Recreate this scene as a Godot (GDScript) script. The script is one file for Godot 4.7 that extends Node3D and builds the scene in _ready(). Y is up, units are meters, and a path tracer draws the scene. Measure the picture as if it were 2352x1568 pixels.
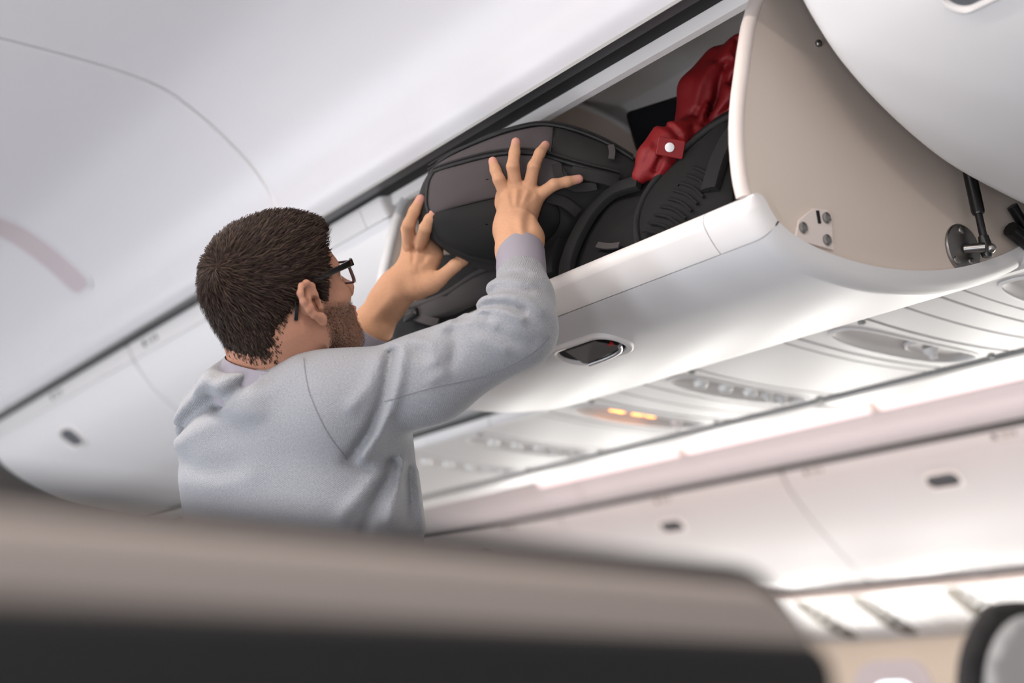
extends Node3D
# A cabin of a wide-body aeroplane: a man pushes a backpack into an open overhead bin.
# x runs across the cabin (away from the near windows), y is up, z runs along the cabin (-z is forward).

var mats := {}
var names := {}

# ------------------------------------------------------------------ mesh collector
class Geo:
	var v := PackedVector3Array()
	var t := PackedInt32Array()
	var c := PackedColorArray()

	func vert(p: Vector3) -> int:
		v.append(p)
		return v.size() - 1

	func tri(a: int, b: int, d: int) -> void:
		t.append(a)
		t.append(b)
		t.append(d)

	func quad(a: int, b: int, d: int, e: int) -> void:
		tri(a, b, d)
		tri(a, d, e)

	# rows: array of PackedVector3Array of equal length
	func grid(rows: Array, close_u := false, close_v := false) -> void:
		var n: int = rows[0].size()
		var base := v.size()
		for r in rows:
			v.append_array(r)
		var m := rows.size()
		for i in (m if close_v else m - 1):
			var i2 := (i + 1) % m
			for j in (n if close_u else n - 1):
				var j2 := (j + 1) % n
				quad(base + i * n + j, base + i2 * n + j, base + i2 * n + j2, base + i * n + j2)

	func fan(ring: PackedVector3Array) -> void:
		var mid := Vector3.ZERO
		for p in ring:
			mid += p
		mid /= ring.size()
		var b := vert(mid)
		var f := v.size()
		v.append_array(ring)
		for i in ring.size():
			tri(b, f + i, f + (i + 1) % ring.size())

	# box with chamfered edges, in a frame
	func box(o: Vector3, size: Vector3, basis := Basis.IDENTITY, bev := 0.0) -> void:
		var h := size * 0.5
		var b := minf(bev, minf(h.x, minf(h.y, h.z)) * 0.9)
		if b <= 0.0:
			var id := []
			for sx in [-1, 1]:
				for sy in [-1, 1]:
					for sz in [-1, 1]:
						id.append(vert(o + basis * Vector3(h.x * sx, h.y * sy, h.z * sz)))
			for q in [[0, 1, 3, 2], [4, 6, 7, 5], [0, 4, 5, 1], [2, 3, 7, 6], [0, 2, 6, 4], [1, 5, 7, 3]]:
				quad(id[q[0]], id[q[1]], id[q[2]], id[q[3]])
			return
		# rings stacked along z
		var rows := []
		for s in [[-h.z, b], [-h.z + b, 0.0], [h.z - b, 0.0], [h.z, b]]:
			var ring := PackedVector3Array()
			var ins: float = s[1]
			var hx := h.x - ins
			var hy := h.y - ins
			var bb := b * 0.7
			for q in [[1, 1, 0], [1, 1, 1], [-1, 1, 1], [-1, 1, 0], [-1, -1, 0], [-1, -1, 1], [1, -1, 1], [1, -1, 0]]:
				var px: float = q[0] * (hx - (bb if q[2] == 1 else 0.0))
				var py: float = q[1] * (hy - (bb if q[2] == 0 else 0.0))
				ring.append(o + basis * Vector3(px, py, s[0]))
			rows.append(ring)
		grid(rows, true)
		fan(rows[0])
		fan(rows[3])

	# tube along a path, radius per point (float or array)
	func tube(path: PackedVector3Array, rad, n := 10, caps := true, flat := 1.0, up := Vector3.UP) -> void:
		var rows := []
		var m := path.size()
		for i in m:
			var tan: Vector3 = (path[mini(i + 1, m - 1)] - path[maxi(i - 1, 0)]).normalized()
			var side := tan.cross(up)
			if side.length() < 0.01:
				side = tan.cross(Vector3.RIGHT)
			side = side.normalized()
			var nrm := side.cross(tan).normalized()
			var r: float = rad[i] if rad is Array or rad is PackedFloat32Array else rad
			var ring := PackedVector3Array()
			for k in n:
				var a := TAU * k / n
				ring.append(path[i] + side * cos(a) * r + nrm * sin(a) * r * flat)
			rows.append(ring)
		grid(rows, true)
		if caps:
			fan(rows[0])
			fan(rows[m - 1])

	# surface of revolution: prof (x = radius, y = height along axis)
	func lathe(o: Vector3, axis: Vector3, prof: PackedVector2Array, n := 20) -> void:
		var ax := axis.normalized()
		var s := ax.cross(Vector3.UP if absf(ax.y) < 0.9 else Vector3.RIGHT).normalized()
		var q := ax.cross(s)
		var rows := []
		for p in prof:
			var ring := PackedVector3Array()
			for k in n:
				var a := TAU * k / n
				ring.append(o + ax * p.y + (s * cos(a) + q * sin(a)) * maxf(p.x, 0.00005))
			rows.append(ring)
		grid(rows, true)

	func ball(o: Vector3, r: Vector3, n := 14, basis := Basis.IDENTITY) -> void:
		var rows := []
		for i in n / 2 + 1:
			var a := PI * i / (n / 2)
			var ring := PackedVector3Array()
			for k in n:
				var b := TAU * k / n
				ring.append(o + basis * Vector3(r.x * sin(a) * cos(b), r.y * cos(a), r.z * sin(a) * sin(b)))
			rows.append(ring)
		grid(rows, true)

	# prism of a polygon (points in plane e1,e2 at o), pushed along w
	func prism(poly: PackedVector2Array, o: Vector3, e1: Vector3, e2: Vector3, w: Vector3, bev := 0.0) -> void:
		var idx := Geometry2D.triangulate_polygon(poly)
		var wn := w.normalized()
		var inner := poly
		if bev > 0.0:
			inner = PackedVector2Array()
			var ctr := Vector2.ZERO
			for p in poly:
				ctr += p
			ctr /= poly.size()
			var m := poly.size()
			for i in m:
				var d1 := (poly[i] - poly[(i + m - 1) % m]).normalized()
				var d2 := (poly[(i + 1) % m] - poly[i]).normalized()
				var nn := (d1.orthogonal() + d2.orthogonal()).normalized()
				if nn.dot(ctr - poly[i]) < 0.0 and not Geometry2D.is_point_in_polygon(poly[i] + nn * bev, poly):
					nn = -nn
				elif not Geometry2D.is_point_in_polygon(poly[i] + nn * bev, poly):
					nn = -nn
				inner.append(poly[i] + nn * bev)
		var at := func(q: Vector2, d: Vector3) -> Vector3: return o + e1 * q.x + e2 * q.y + d
		var rows := []
		for s in ([[inner, Vector3.ZERO], [poly, wn * bev], [poly, w - wn * bev], [inner, w]] if bev > 0.0 else [[poly, Vector3.ZERO], [poly, w]]):
			var ring := PackedVector3Array()
			for q in s[0]:
				ring.append(at.call(q, s[1]))
			rows.append(ring)
		grid(rows, true)
		for ring in [rows[0], rows[rows.size() - 1]]:
			var b := v.size()
			v.append_array(ring)
			for i in range(0, idx.size(), 3):
				tri(b + idx[i], b + idx[i + 1], b + idx[i + 2])

	func add(g: Geo) -> void:
		var b := v.size()
		v.append_array(g.v)
		for i in g.t:
			t.append(b + i)

	func shifted(by: Vector3) -> Geo:
		for i in v.size():
			v[i] += by
		return self

	# normals shared across edges softer than crease degrees
	func mesh(crease := 35.0) -> ArrayMesh:
		var nt := t.size() / 3
		var fn := PackedVector3Array()
		fn.resize(nt)
		var shared := {}
		var key := PackedInt32Array()
		key.resize(v.size())
		var nk := 0
		for i in v.size():
			var kk := Vector3i((v[i] * 20000.0).round())
			if not shared.has(kk):
				shared[kk] = nk
				nk += 1
			key[i] = shared[kk]
		var lists := []
		lists.resize(nk)
		for i in nk:
			lists[i] = PackedInt32Array()
		for f in nt:
			var a := v[t[f * 3]]
			fn[f] = (v[t[f * 3 + 2]] - a).cross(v[t[f * 3 + 1]] - a)
			for e in 3:
				lists[key[t[f * 3 + e]]].append(f)
		var cosc := cos(deg_to_rad(crease))
		var pv := PackedVector3Array()
		var pn := PackedVector3Array()
		var pc := PackedColorArray()
		for f in nt:
			if fn[f].length_squared() < 1e-18:
				continue
			var me := fn[f].normalized()
			for e in 3:
				var id := t[f * 3 + e]
				var acc := Vector3.ZERO
				for o in lists[key[id]]:
					var w: Vector3 = fn[o]
					var l := w.length()
					if l > 1e-12 and absf(w.dot(me)) / l > cosc:
						acc += w if w.dot(me) > 0.0 else -w
				pv.append(v[id])
				pn.append(acc.normalized() if acc.length_squared() > 1e-20 else me)
				if c.size():
					pc.append(c[id])
		var arr := []
		arr.resize(Mesh.ARRAY_MAX)
		arr[Mesh.ARRAY_VERTEX] = pv
		arr[Mesh.ARRAY_NORMAL] = pn
		if pc.size():
			arr[Mesh.ARRAY_COLOR] = pc
		var am := ArrayMesh.new()
		am.add_surface_from_arrays(Mesh.PRIMITIVE_TRIANGLES, arr)
		return am

	# one normal per vertex, for finely meshed soft shapes
	func soft_mesh() -> ArrayMesh:
		var nn := PackedVector3Array()
		nn.resize(v.size())
		for f in t.size() / 3:
			var a := t[f * 3]
			var b := t[f * 3 + 1]
			var d := t[f * 3 + 2]
			var w := (v[d] - v[a]).cross(v[b] - v[a])
			nn[a] += w
			nn[b] += w
			nn[d] += w
		for i in nn.size():
			nn[i] = nn[i].normalized()
		var arr := []
		arr.resize(Mesh.ARRAY_MAX)
		arr[Mesh.ARRAY_VERTEX] = v
		arr[Mesh.ARRAY_NORMAL] = nn
		arr[Mesh.ARRAY_INDEX] = t
		if c.size() == v.size():
			arr[Mesh.ARRAY_COLOR] = c
		var am := ArrayMesh.new()
		am.add_surface_from_arrays(Mesh.PRIMITIVE_TRIANGLES, arr)
		return am

# ------------------------------------------------------------------ soft shapes from distance fields
class Field:
	var kind := PackedInt32Array()   # 0 tapered capsule, 1 ellipsoid
	var op := PackedInt32Array()     # 0 join, 1 carve
	var A := PackedVector3Array()
	var BA := PackedVector3Array()
	var inv := PackedFloat32Array()
	var ra := PackedFloat32Array()
	var dr := PackedFloat32Array()
	var K := PackedFloat32Array()
	var R := PackedVector3Array()
	var B: Array[Basis] = []
	var bounds: Array[AABB] = []
	# folds: segments seen along a direction, raised (+) or sunk (-)
	var fa := PackedVector3Array()
	var fb := PackedVector3Array()
	var famp := PackedFloat32Array()
	var fwid := PackedFloat32Array()
	var fgrp := PackedInt32Array()
	var ngrp := 0
	var fdir := Vector3.FORWARD
	var poly := PackedVector2Array()   # clip outline in the x-y plane (hair)

	func cap(a: Vector3, b: Vector3, r1: float, r2: float, k := 0.01, o := 0) -> void:
		kind.append(0)
		op.append(o)
		A.append(a)
		BA.append(b - a)
		inv.append(1.0 / maxf((b - a).length_squared(), 1e-9))
		ra.append(r1)
		dr.append(r2 - r1)
		K.append(k)
		R.append(Vector3.ONE)
		B.append(Basis.IDENTITY)
		var bb := AABB(a, Vector3.ZERO).expand(b).grow(maxf(r1, r2) + 0.02)
		if o == 0:
			bounds.append(bb)

	func chain(pts: Array, radii: Array, k := 0.01) -> void:
		for i in pts.size() - 1:
			cap(pts[i], pts[i + 1], radii[i], radii[i + 1], k)

	func ell(c: Vector3, r: Vector3, k := 0.01, o := 0, basis := Basis.IDENTITY) -> void:
		kind.append(1)
		op.append(o)
		A.append(c)
		BA.append(Vector3.ZERO)
		inv.append(0.0)
		ra.append(0.0)
		dr.append(0.0)
		K.append(k)
		R.append(r)
		B.append(basis.transposed())
		if o == 0:
			var m := maxf(r.x, maxf(r.y, r.z)) + 0.02
			bounds.append(AABB(c - Vector3.ONE * m, Vector3.ONE * m * 2.0))

	func fold(pts: Array, amp: float, width: float) -> void:
		for i in pts.size() - 1:
			fa.append(pts[i])
			fb.append(pts[i + 1])
			famp.append(amp)
			fwid.append(width)
			fgrp.append(ngrp)
		ngrp += 1

	func one(i: int, p: Vector3) -> float:
		var pa := p - A[i]
		if kind[i] == 0:
			var h := clampf(pa.dot(BA[i]) * inv[i], 0.0, 1.0)
			return (pa - BA[i] * h).length() - (ra[i] + dr[i] * h)
		var q: Vector3 = B[i] * pa
		var r := R[i]
		var q0 := q / r
		var k0 := q0.length()
		var k1 := (q0 / r).length()
		return k0 * (k0 - 1.0) / maxf(k1, 1e-6)

	func at(p: Vector3, idx: PackedInt32Array, fidx: PackedInt32Array) -> float:
		var d := 10.0
		for i in idx:
			var e := one(i, p)
			var k := K[i]
			if op[i] == 0:
				var h := maxf(k - absf(d - e), 0.0) / k
				d = minf(d, e) - h * h * k * 0.25
			else:
				e = -e
				var h2 := maxf(k - absf(d - e), 0.0) / k
				d = maxf(d, e) + h2 * h2 * k * 0.25
		var grp := -1
		var best := 9.0
		var amp := 0.0
		for j in fidx:
			if fgrp[j] != grp:
				if best < 2.2:
					d -= amp * exp(-best * best)
				grp = fgrp[j]
				best = 9.0
				amp = famp[j]
			var pa := p - fa[j]
			var ba := fb[j] - fa[j]
			pa -= fdir * pa.dot(fdir)
			ba -= fdir * ba.dot(fdir)
			var h3 := clampf(pa.dot(ba) / maxf(ba.length_squared(), 1e-9), 0.0, 1.0)
			best = minf(best, (pa - ba * h3).length() / fwid[j])
		if best < 2.2:
			d -= amp * exp(-best * best)
		if poly.size():
			var e4 := poly_distance(Vector2(p.x, p.y))
			var h4 := maxf(0.008 - absf(d - e4), 0.0) / 0.008
			d = maxf(d, e4) + h4 * h4 * 0.002
		return d

	# the first point of the surface met from p in a direction
	func drop(p: Vector3, dir: Vector3) -> Vector3:
		var idx := PackedInt32Array(range(kind.size()))
		var fidx := PackedInt32Array(range(fa.size()))
		for i in 60:
			var d := at(p, idx, fidx)
			if d < 0.0002:
				break
			p += dir * d * 0.8
		return p

	func poly_distance(q: Vector2) -> float:
		var best := 1e9
		var inside := false
		var n := poly.size()
		var j := n - 1
		for i in n:
			var a := poly[i]
			var b := poly[j]
			var e := b - a
			var w := q - a
			var h := clampf(w.dot(e) / e.length_squared(), 0.0, 1.0)
			best = minf(best, (w - e * h).length_squared())
			if (a.y > q.y) != (b.y > q.y) and q.x < (b.x - a.x) * (q.y - a.y) / (b.y - a.y) + a.x:
				inside = not inside
			j = i
		return -sqrt(best) if inside else sqrt(best)

	# surface nets over blocks of 8 cells that the surface passes
	func net(cell: float, g: Geo) -> void:
		const N := 8
		var box := bounds[0]
		for b in bounds:
			box = box.merge(b)
		var o := box.position - Vector3.ONE * cell * 2.0
		var nb := Vector3i((box.size / (cell * N)).ceil()) + Vector3i.ONE
		var half := cell * N * 0.5
		var reach := half * sqrt(3.0) * 1.35
		var vid := {}
		var all := PackedInt32Array(range(kind.size()))
		var none := PackedInt32Array()
		var quads := []
		var S := N + 1
		var stride := 4096
		for bz in nb.z:
			for by in nb.y:
				for bx in nb.x:
					var bo := Vector3i(bx, by, bz) * N
					var mid := o + Vector3(bo) * cell + Vector3.ONE * half
					var near := false
					for b in bounds:
						if b.grow(reach).has_point(mid):
							near = true
							break
					if not near:
						continue
					var dist := PackedFloat32Array()
					dist.resize(kind.size())
					var least := 1e9
					for i in kind.size():
						dist[i] = one(i, mid)
						if op[i] == 0:
							least = minf(least, dist[i])
					if least > reach + 0.03:
						continue
					var use := PackedInt32Array()
					for i in kind.size():
						if dist[i] < maxf(least, 0.0) + reach * 2.0 + K[i]:
							use.append(i)
					var fuse := PackedInt32Array()
					for j in fa.size():
						var pa := mid - fa[j]
						var ba := fb[j] - fa[j]
						pa -= fdir * pa.dot(fdir)
						ba -= fdir * ba.dot(fdir)
						var h := clampf(pa.dot(ba) / maxf(ba.length_squared(), 1e-9), 0.0, 1.0)
						if (pa - ba * h).length() < reach + fwid[j] * 2.3:
							fuse.append(j)
					if absf(at(mid, use, none)) > reach + 0.02:
						continue
					var val := PackedFloat32Array()
					val.resize(S * S * S)
					var lo := 1e9
					var hi := -1e9
					var n := 0
					for z in S:
						for y in S:
							for x in S:
								var d := at(o + Vector3(bo.x + x, bo.y + y, bo.z + z) * cell, use, fuse)
								val[n] = d
								n += 1
								lo = minf(lo, d)
								hi = maxf(hi, d)
					if lo > 0.0 or hi < 0.0:
						continue
					for z in N:
						for y in N:
							for x in N:
								var i0 := (z * S + y) * S + x
								var v0 := val[i0]
								var v1 := val[i0 + 1]
								var v2 := val[i0 + S]
								var v3 := val[i0 + S + 1]
								var i4 := i0 + S * S
								var v4 := val[i4]
								var v5 := val[i4 + 1]
								var v6 := val[i4 + S]
								var v7 := val[i4 + S + 1]
								var cnt := int(v0 < 0.0) + int(v1 < 0.0) + int(v2 < 0.0) + int(v3 < 0.0) + int(v4 < 0.0) + int(v5 < 0.0) + int(v6 < 0.0) + int(v7 < 0.0)
								if cnt == 0 or cnt == 8:
									continue
								var acc := Vector3.ZERO
								var m := 0.0
								if (v0 < 0.0) != (v1 < 0.0): acc += Vector3(v0 / (v0 - v1), 0, 0); m += 1.0
								if (v2 < 0.0) != (v3 < 0.0): acc += Vector3(v2 / (v2 - v3), 1, 0); m += 1.0
								if (v4 < 0.0) != (v5 < 0.0): acc += Vector3(v4 / (v4 - v5), 0, 1); m += 1.0
								if (v6 < 0.0) != (v7 < 0.0): acc += Vector3(v6 / (v6 - v7), 1, 1); m += 1.0
								if (v0 < 0.0) != (v2 < 0.0): acc += Vector3(0, v0 / (v0 - v2), 0); m += 1.0
								if (v1 < 0.0) != (v3 < 0.0): acc += Vector3(1, v1 / (v1 - v3), 0); m += 1.0
								if (v4 < 0.0) != (v6 < 0.0): acc += Vector3(0, v4 / (v4 - v6), 1); m += 1.0
								if (v5 < 0.0) != (v7 < 0.0): acc += Vector3(1, v5 / (v5 - v7), 1); m += 1.0
								if (v0 < 0.0) != (v4 < 0.0): acc += Vector3(0, 0, v0 / (v0 - v4)); m += 1.0
								if (v1 < 0.0) != (v5 < 0.0): acc += Vector3(1, 0, v1 / (v1 - v5)); m += 1.0
								if (v2 < 0.0) != (v6 < 0.0): acc += Vector3(0, 1, v2 / (v2 - v6)); m += 1.0
								if (v3 < 0.0) != (v7 < 0.0): acc += Vector3(1, 1, v3 / (v3 - v7)); m += 1.0
								var cx := bo.x + x
								var cy := bo.y + y
								var cz := bo.z + z
								var id := (cz * stride + cy) * stride + cx
								vid[id] = g.vert(o + (Vector3(cx, cy, cz) + acc / m) * cell)
								var neg := v0 < 0.0
								if neg != (v1 < 0.0):
									quads.append([id, id - stride, id - stride - stride * stride, id - stride * stride, neg])
								if neg != (v2 < 0.0):
									quads.append([id, id - stride * stride, id - 1 - stride * stride, id - 1, neg])
								if neg != (v4 < 0.0):
									quads.append([id, id - 1, id - 1 - stride, id - stride, neg])
		for q in quads:
			if vid.has(q[0]) and vid.has(q[1]) and vid.has(q[2]) and vid.has(q[3]):
				if q[4]:
					g.quad(vid[q[3]], vid[q[2]], vid[q[1]], vid[q[0]])
				else:
					g.quad(vid[q[0]], vid[q[1]], vid[q[2]], vid[q[3]])

# ------------------------------------------------------------------ scene helpers
func numbered(called: String) -> String:
	var n: int = names.get(called, 0)
	names[called] = n + 1
	return called if n == 0 else "%s_%03d" % [called, n]

func thing(called: String, label: String, category: String, at := Vector3.ZERO, group := "") -> Node3D:
	var o := Node3D.new()
	o.name = numbered(called)
	add_child(o, true)
	o.position = at
	o.set_meta("label", label)
	o.set_meta("category", category)
	if group:
		o.set_meta("group", group)
	return o

# a part whose mesh is in scene coordinates, put under a thing (or part) that stands elsewhere
func part(parent: Node3D, called: String, m: Mesh, mat: Material, label := "", local := false) -> MeshInstance3D:
	var o := MeshInstance3D.new()
	o.name = called
	o.mesh = m
	o.material_override = mat
	parent.add_child(o, true)
	if not local and parent.get_parent() == self and not parent is MeshInstance3D:
		o.position = -parent.position
	if label:
		o.set_meta("label", label)
	return o

func solo(called: String, m: Mesh, material: Material, label: String, category: String, group := "") -> MeshInstance3D:
	var o := MeshInstance3D.new()
	o.name = numbered(called)
	o.mesh = m
	o.material_override = material
	add_child(o, true)
	o.set_meta("label", label)
	o.set_meta("category", category)
	if group:
		o.set_meta("group", group)
	return o

func struct_part(called: String, m: Mesh, mat: Material) -> MeshInstance3D:
	var o := MeshInstance3D.new()
	o.name = called
	o.mesh = m
	o.material_override = mat
	add_child(o, true)
	o.set_meta("kind", "structure")
	return o

func copy_thing(o: Node3D, called: String, by: Vector3, label: String) -> Node3D:
	var c: Node3D = o.duplicate()
	c.name = numbered(called)
	add_child(c, true)
	c.position = o.position + by
	c.set_meta("label", label)
	return c

func noise_tex(freq: float, size: int, seed_: int, lo: Color, hi: Color, fractal := 3, kind := FastNoiseLite.TYPE_SIMPLEX_SMOOTH) -> NoiseTexture2D:
	var n := FastNoiseLite.new()
	n.seed = seed_
	n.noise_type = kind
	n.frequency = freq
	n.fractal_octaves = fractal
	var x := NoiseTexture2D.new()
	x.width = size
	x.height = size
	x.seamless = true
	x.noise = n
	var ramp := Gradient.new()
	ramp.set_color(0, lo)
	ramp.set_color(1, hi)
	x.color_ramp = ramp
	return x

func mat(called: String, col: Color, rough := 0.5, metal := 0.0, spec := 0.5) -> StandardMaterial3D:
	var m := StandardMaterial3D.new()
	m.resource_name = called
	m.albedo_color = col
	m.roughness = rough
	m.metallic = metal
	m.metallic_specular = spec
	mats[called] = m
	return m

func grain(m: StandardMaterial3D, tex: Texture2D, scale: float, bump: float, as_color := false, btex: Texture2D = null) -> void:
	m.uv1_triplanar = true
	m.uv1_scale = Vector3.ONE * scale
	if as_color:
		m.albedo_texture = tex
	if bump > 0.0:
		m.heightmap_enabled = true
		m.heightmap_texture = btex if btex else tex
		m.heightmap_scale = bump

# Catmull-Rom through points, n pieces each
func curve2(p: Array, n := 4) -> PackedVector2Array:
	var out := PackedVector2Array()
	for i in p.size() - 1:
		var a: Vector2 = p[maxi(i - 1, 0)]
		var b: Vector2 = p[i]
		var c: Vector2 = p[i + 1]
		var d: Vector2 = p[mini(i + 2, p.size() - 1)]
		for k in n:
			out.append(b.cubic_interpolate(c, a, d, float(k) / n))
	out.append(p[p.size() - 1])
	return out

func curve3(p: Array, n := 4) -> PackedVector3Array:
	var out := PackedVector3Array()
	for i in p.size() - 1:
		var a: Vector3 = p[maxi(i - 1, 0)]
		var b: Vector3 = p[i]
		var c: Vector3 = p[i + 1]
		var d: Vector3 = p[mini(i + 2, p.size() - 1)]
		for k in n:
			out.append(b.cubic_interpolate(c, a, d, float(k) / n))
	out.append(p[p.size() - 1])
	return out

# the stretch of a curve between two lengths along it
func stretch(p: PackedVector2Array, from: float, to: float) -> PackedVector2Array:
	var out := PackedVector2Array()
	var s := 0.0
	for i in p.size() - 1:
		var l := p[i].distance_to(p[i + 1])
		if s + l > from and s < to:
			if out.is_empty():
				out.append(p[i].lerp(p[i + 1], clampf((from - s) / l, 0.0, 1.0)))
			out.append(p[i].lerp(p[i + 1], clampf((to - s) / l, 0.0, 1.0)))
		s += l
	return out

func along(p: PackedVector2Array, at: float) -> Array:
	var s := 0.0
	for i in p.size() - 1:
		var l := p[i].distance_to(p[i + 1])
		if s + l >= at or i == p.size() - 2:
			return [p[i].lerp(p[i + 1], (at - s) / l), (p[i + 1] - p[i]) / l]
		s += l
	return []

# a moulded sheet: the profile runs across the cabin, the sheet goes from z1 to z2; side +1 or -1 says where its inner face lies
func sheet(g: Geo, prof: PackedVector2Array, t: float, z1: float, z2: float, r1: float, r2: float, side: float, lip0 := false, lip1 := false) -> void:
	var sec := PackedVector2Array()   # (z, depth)
	var m := 5
	for k in m + 1:
		var a := PI * 0.5 * k / m
		sec.append(Vector2(z2 - r2 + r2 * sin(a), r2 * (1.0 - cos(a))))
	sec.append(Vector2(z2, t))
	sec.append(Vector2(z1, t))
	for k in m + 1:
		var a := PI * 0.5 * k / m
		sec.append(Vector2(z1 + r1 - r1 * cos(a), r1 * (1.0 - sin(a))))
	var rows := []
	var n := prof.size()
	var ring_at := func(p: Vector2, nrm: Vector2, sq: float) -> PackedVector3Array:
		var ring := PackedVector3Array()
		for s in sec:
			var d := t * 0.5 + (s.y - t * 0.5) * sq
			var q := p + nrm * d
			ring.append(Vector3(q.x, q.y, s.x))
		return ring
	for i in n:
		var tan := (prof[mini(i + 1, n - 1)] - prof[maxi(i - 1, 0)]).normalized()
		var nrm := Vector2(-tan.y, tan.x) * side
		if i == 0 and lip0:
			for f in [80.0, 55.0, 28.0]:
				rows.append(ring_at.call(prof[0] - tan * t * 0.5 * sin(deg_to_rad(f)), nrm, cos(deg_to_rad(f))))
		rows.append(ring_at.call(prof[i], nrm, 1.0))
		if i == n - 1 and lip1:
			for f in [28.0, 55.0, 80.0]:
				rows.append(ring_at.call(prof[i] + tan * t * 0.5 * sin(deg_to_rad(f)), nrm, cos(deg_to_rad(f))))
	g.grid(rows, true)
	g.fan(rows[0])
	g.fan(rows[rows.size() - 1])

func rounded(w: float, h: float, r: float, n := 6) -> PackedVector2Array:
	var out := PackedVector2Array()
	for q in [[1, 1, 0], [-1, 1, 90], [-1, -1, 180], [1, -1, 270]]:
		for k in n + 1:
			var a := deg_to_rad(q[2] + 90.0 * k / n)
			out.append(Vector2(q[0] * (w * 0.5 - r) + r * cos(a), q[1] * (h * 0.5 - r) + r * sin(a)))
	return out

func area_light(called: String, at: Vector3, towards: Vector3, size: Vector2, col: Color, energy: float, up := Vector3.UP) -> void:
	var l := AreaLight3D.new()
	l.name = called
	add_child(l, true)
	l.position = at
	l.look_at_from_position(at, at + towards, up)
	l.area_size = size
	l.light_color = col
	l.light_energy = energy
	l.shadow_enabled = true
	l.area_range = 20.0
	l.area_attenuation = 2.0

# ------------------------------------------------------------------ the scene
const NEAR_END := -1.322      # end of the open bin nearest the camera
const FAR_END := -2.372
const NEAR_WINDOWS := [0.45, -0.4, -1.25, -2.1, -2.95, -3.8, -4.65, -5.5, -6.35]
const FAR_WINDOWS := [-1.1, -1.95, -2.8, -3.65, -4.5, -5.35, -6.2, -7.05]
const LAMPS := [0.6, -0.4, -1.4, -2.3, -4.9]
const LAMP_POWER := [1.0, 1.4, 1.9, 1.4, 0.4]

func _ready() -> void:
	var cam := Camera3D.new()
	cam.name = "camera"
	add_child(cam)
	cam.transform = Transform3D(Basis(Vector3(0.8196, -0.0043, 0.5730), Vector3(-0.1446, 0.9661, 0.2141), Vector3(-0.5544, -0.2583, 0.7911)).orthonormalized(), Vector3(0, 1.05, 0))
	cam.fov = 26.99
	cam.near = 0.05
	cam.far = 60.0
	var lens := CameraAttributesPhysical.new()
	lens.frustum_focal_length = 50.0
	lens.frustum_focus_distance = 2.24
	lens.exposure_aperture = 2.0
	lens.frustum_near = 0.05
	lens.frustum_far = 60.0
	cam.attributes = lens
	cam.current = true

	var world := WorldEnvironment.new()
	world.name = "world"
	var env := Environment.new()
	env.background_mode = Environment.BG_COLOR
	env.background_color = Color(0.75, 0.82, 0.9)
	env.tonemap_mode = Environment.TONE_MAPPER_LINEAR
	env.tonemap_exposure = 1.16
	env.sdfgi_enabled = true
	env.ssao_enabled = true
	env.ssil_enabled = true
	world.environment = env
	add_child(world)

	# daylight through the cabin windows on both sides, and the lamps over the aisles
	for z in NEAR_WINDOWS:
		area_light("near_window_daylight", Vector3(-0.42, 0.85, z), Vector3(1, 0.05, 0), Vector2(0.30, 0.46), Color(0.92, 0.95, 1.0), 0.75)
	for z in FAR_WINDOWS:
		area_light("far_window_daylight", Vector3(5.20, 1.00, z), Vector3(-1, -0.06, 0), Vector2(0.28, 0.42), Color(1.0, 0.99, 0.97), 1.6)
	for i in LAMPS.size():
		area_light("aisle_lamp_light", Vector3(0.36, 2.316, LAMPS[i]), Vector3.DOWN, Vector2(0.20, 0.5), Color(1.0, 0.96, 0.925), LAMP_POWER[i], Vector3.FORWARD)
	area_light("far_cove_lamp_light", Vector3(3.22, 2.15, -3.9), Vector3(1.0, 0.05, 0), Vector2(5.0, 0.05), Color(1.0, 0.87, 0.82), 1.6)
	area_light("near_cove_lamp_light", Vector3(0.21, 2.19, -2.4), Vector3(0.9, 0.35, 0), Vector2(4.6, 0.03), Color(1.0, 0.84, 0.84), 0.02)

	materials()
	shell_of_cabin()
	overhead_bins()
	service_units()
	luggage()
	man()
	seats()

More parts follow.
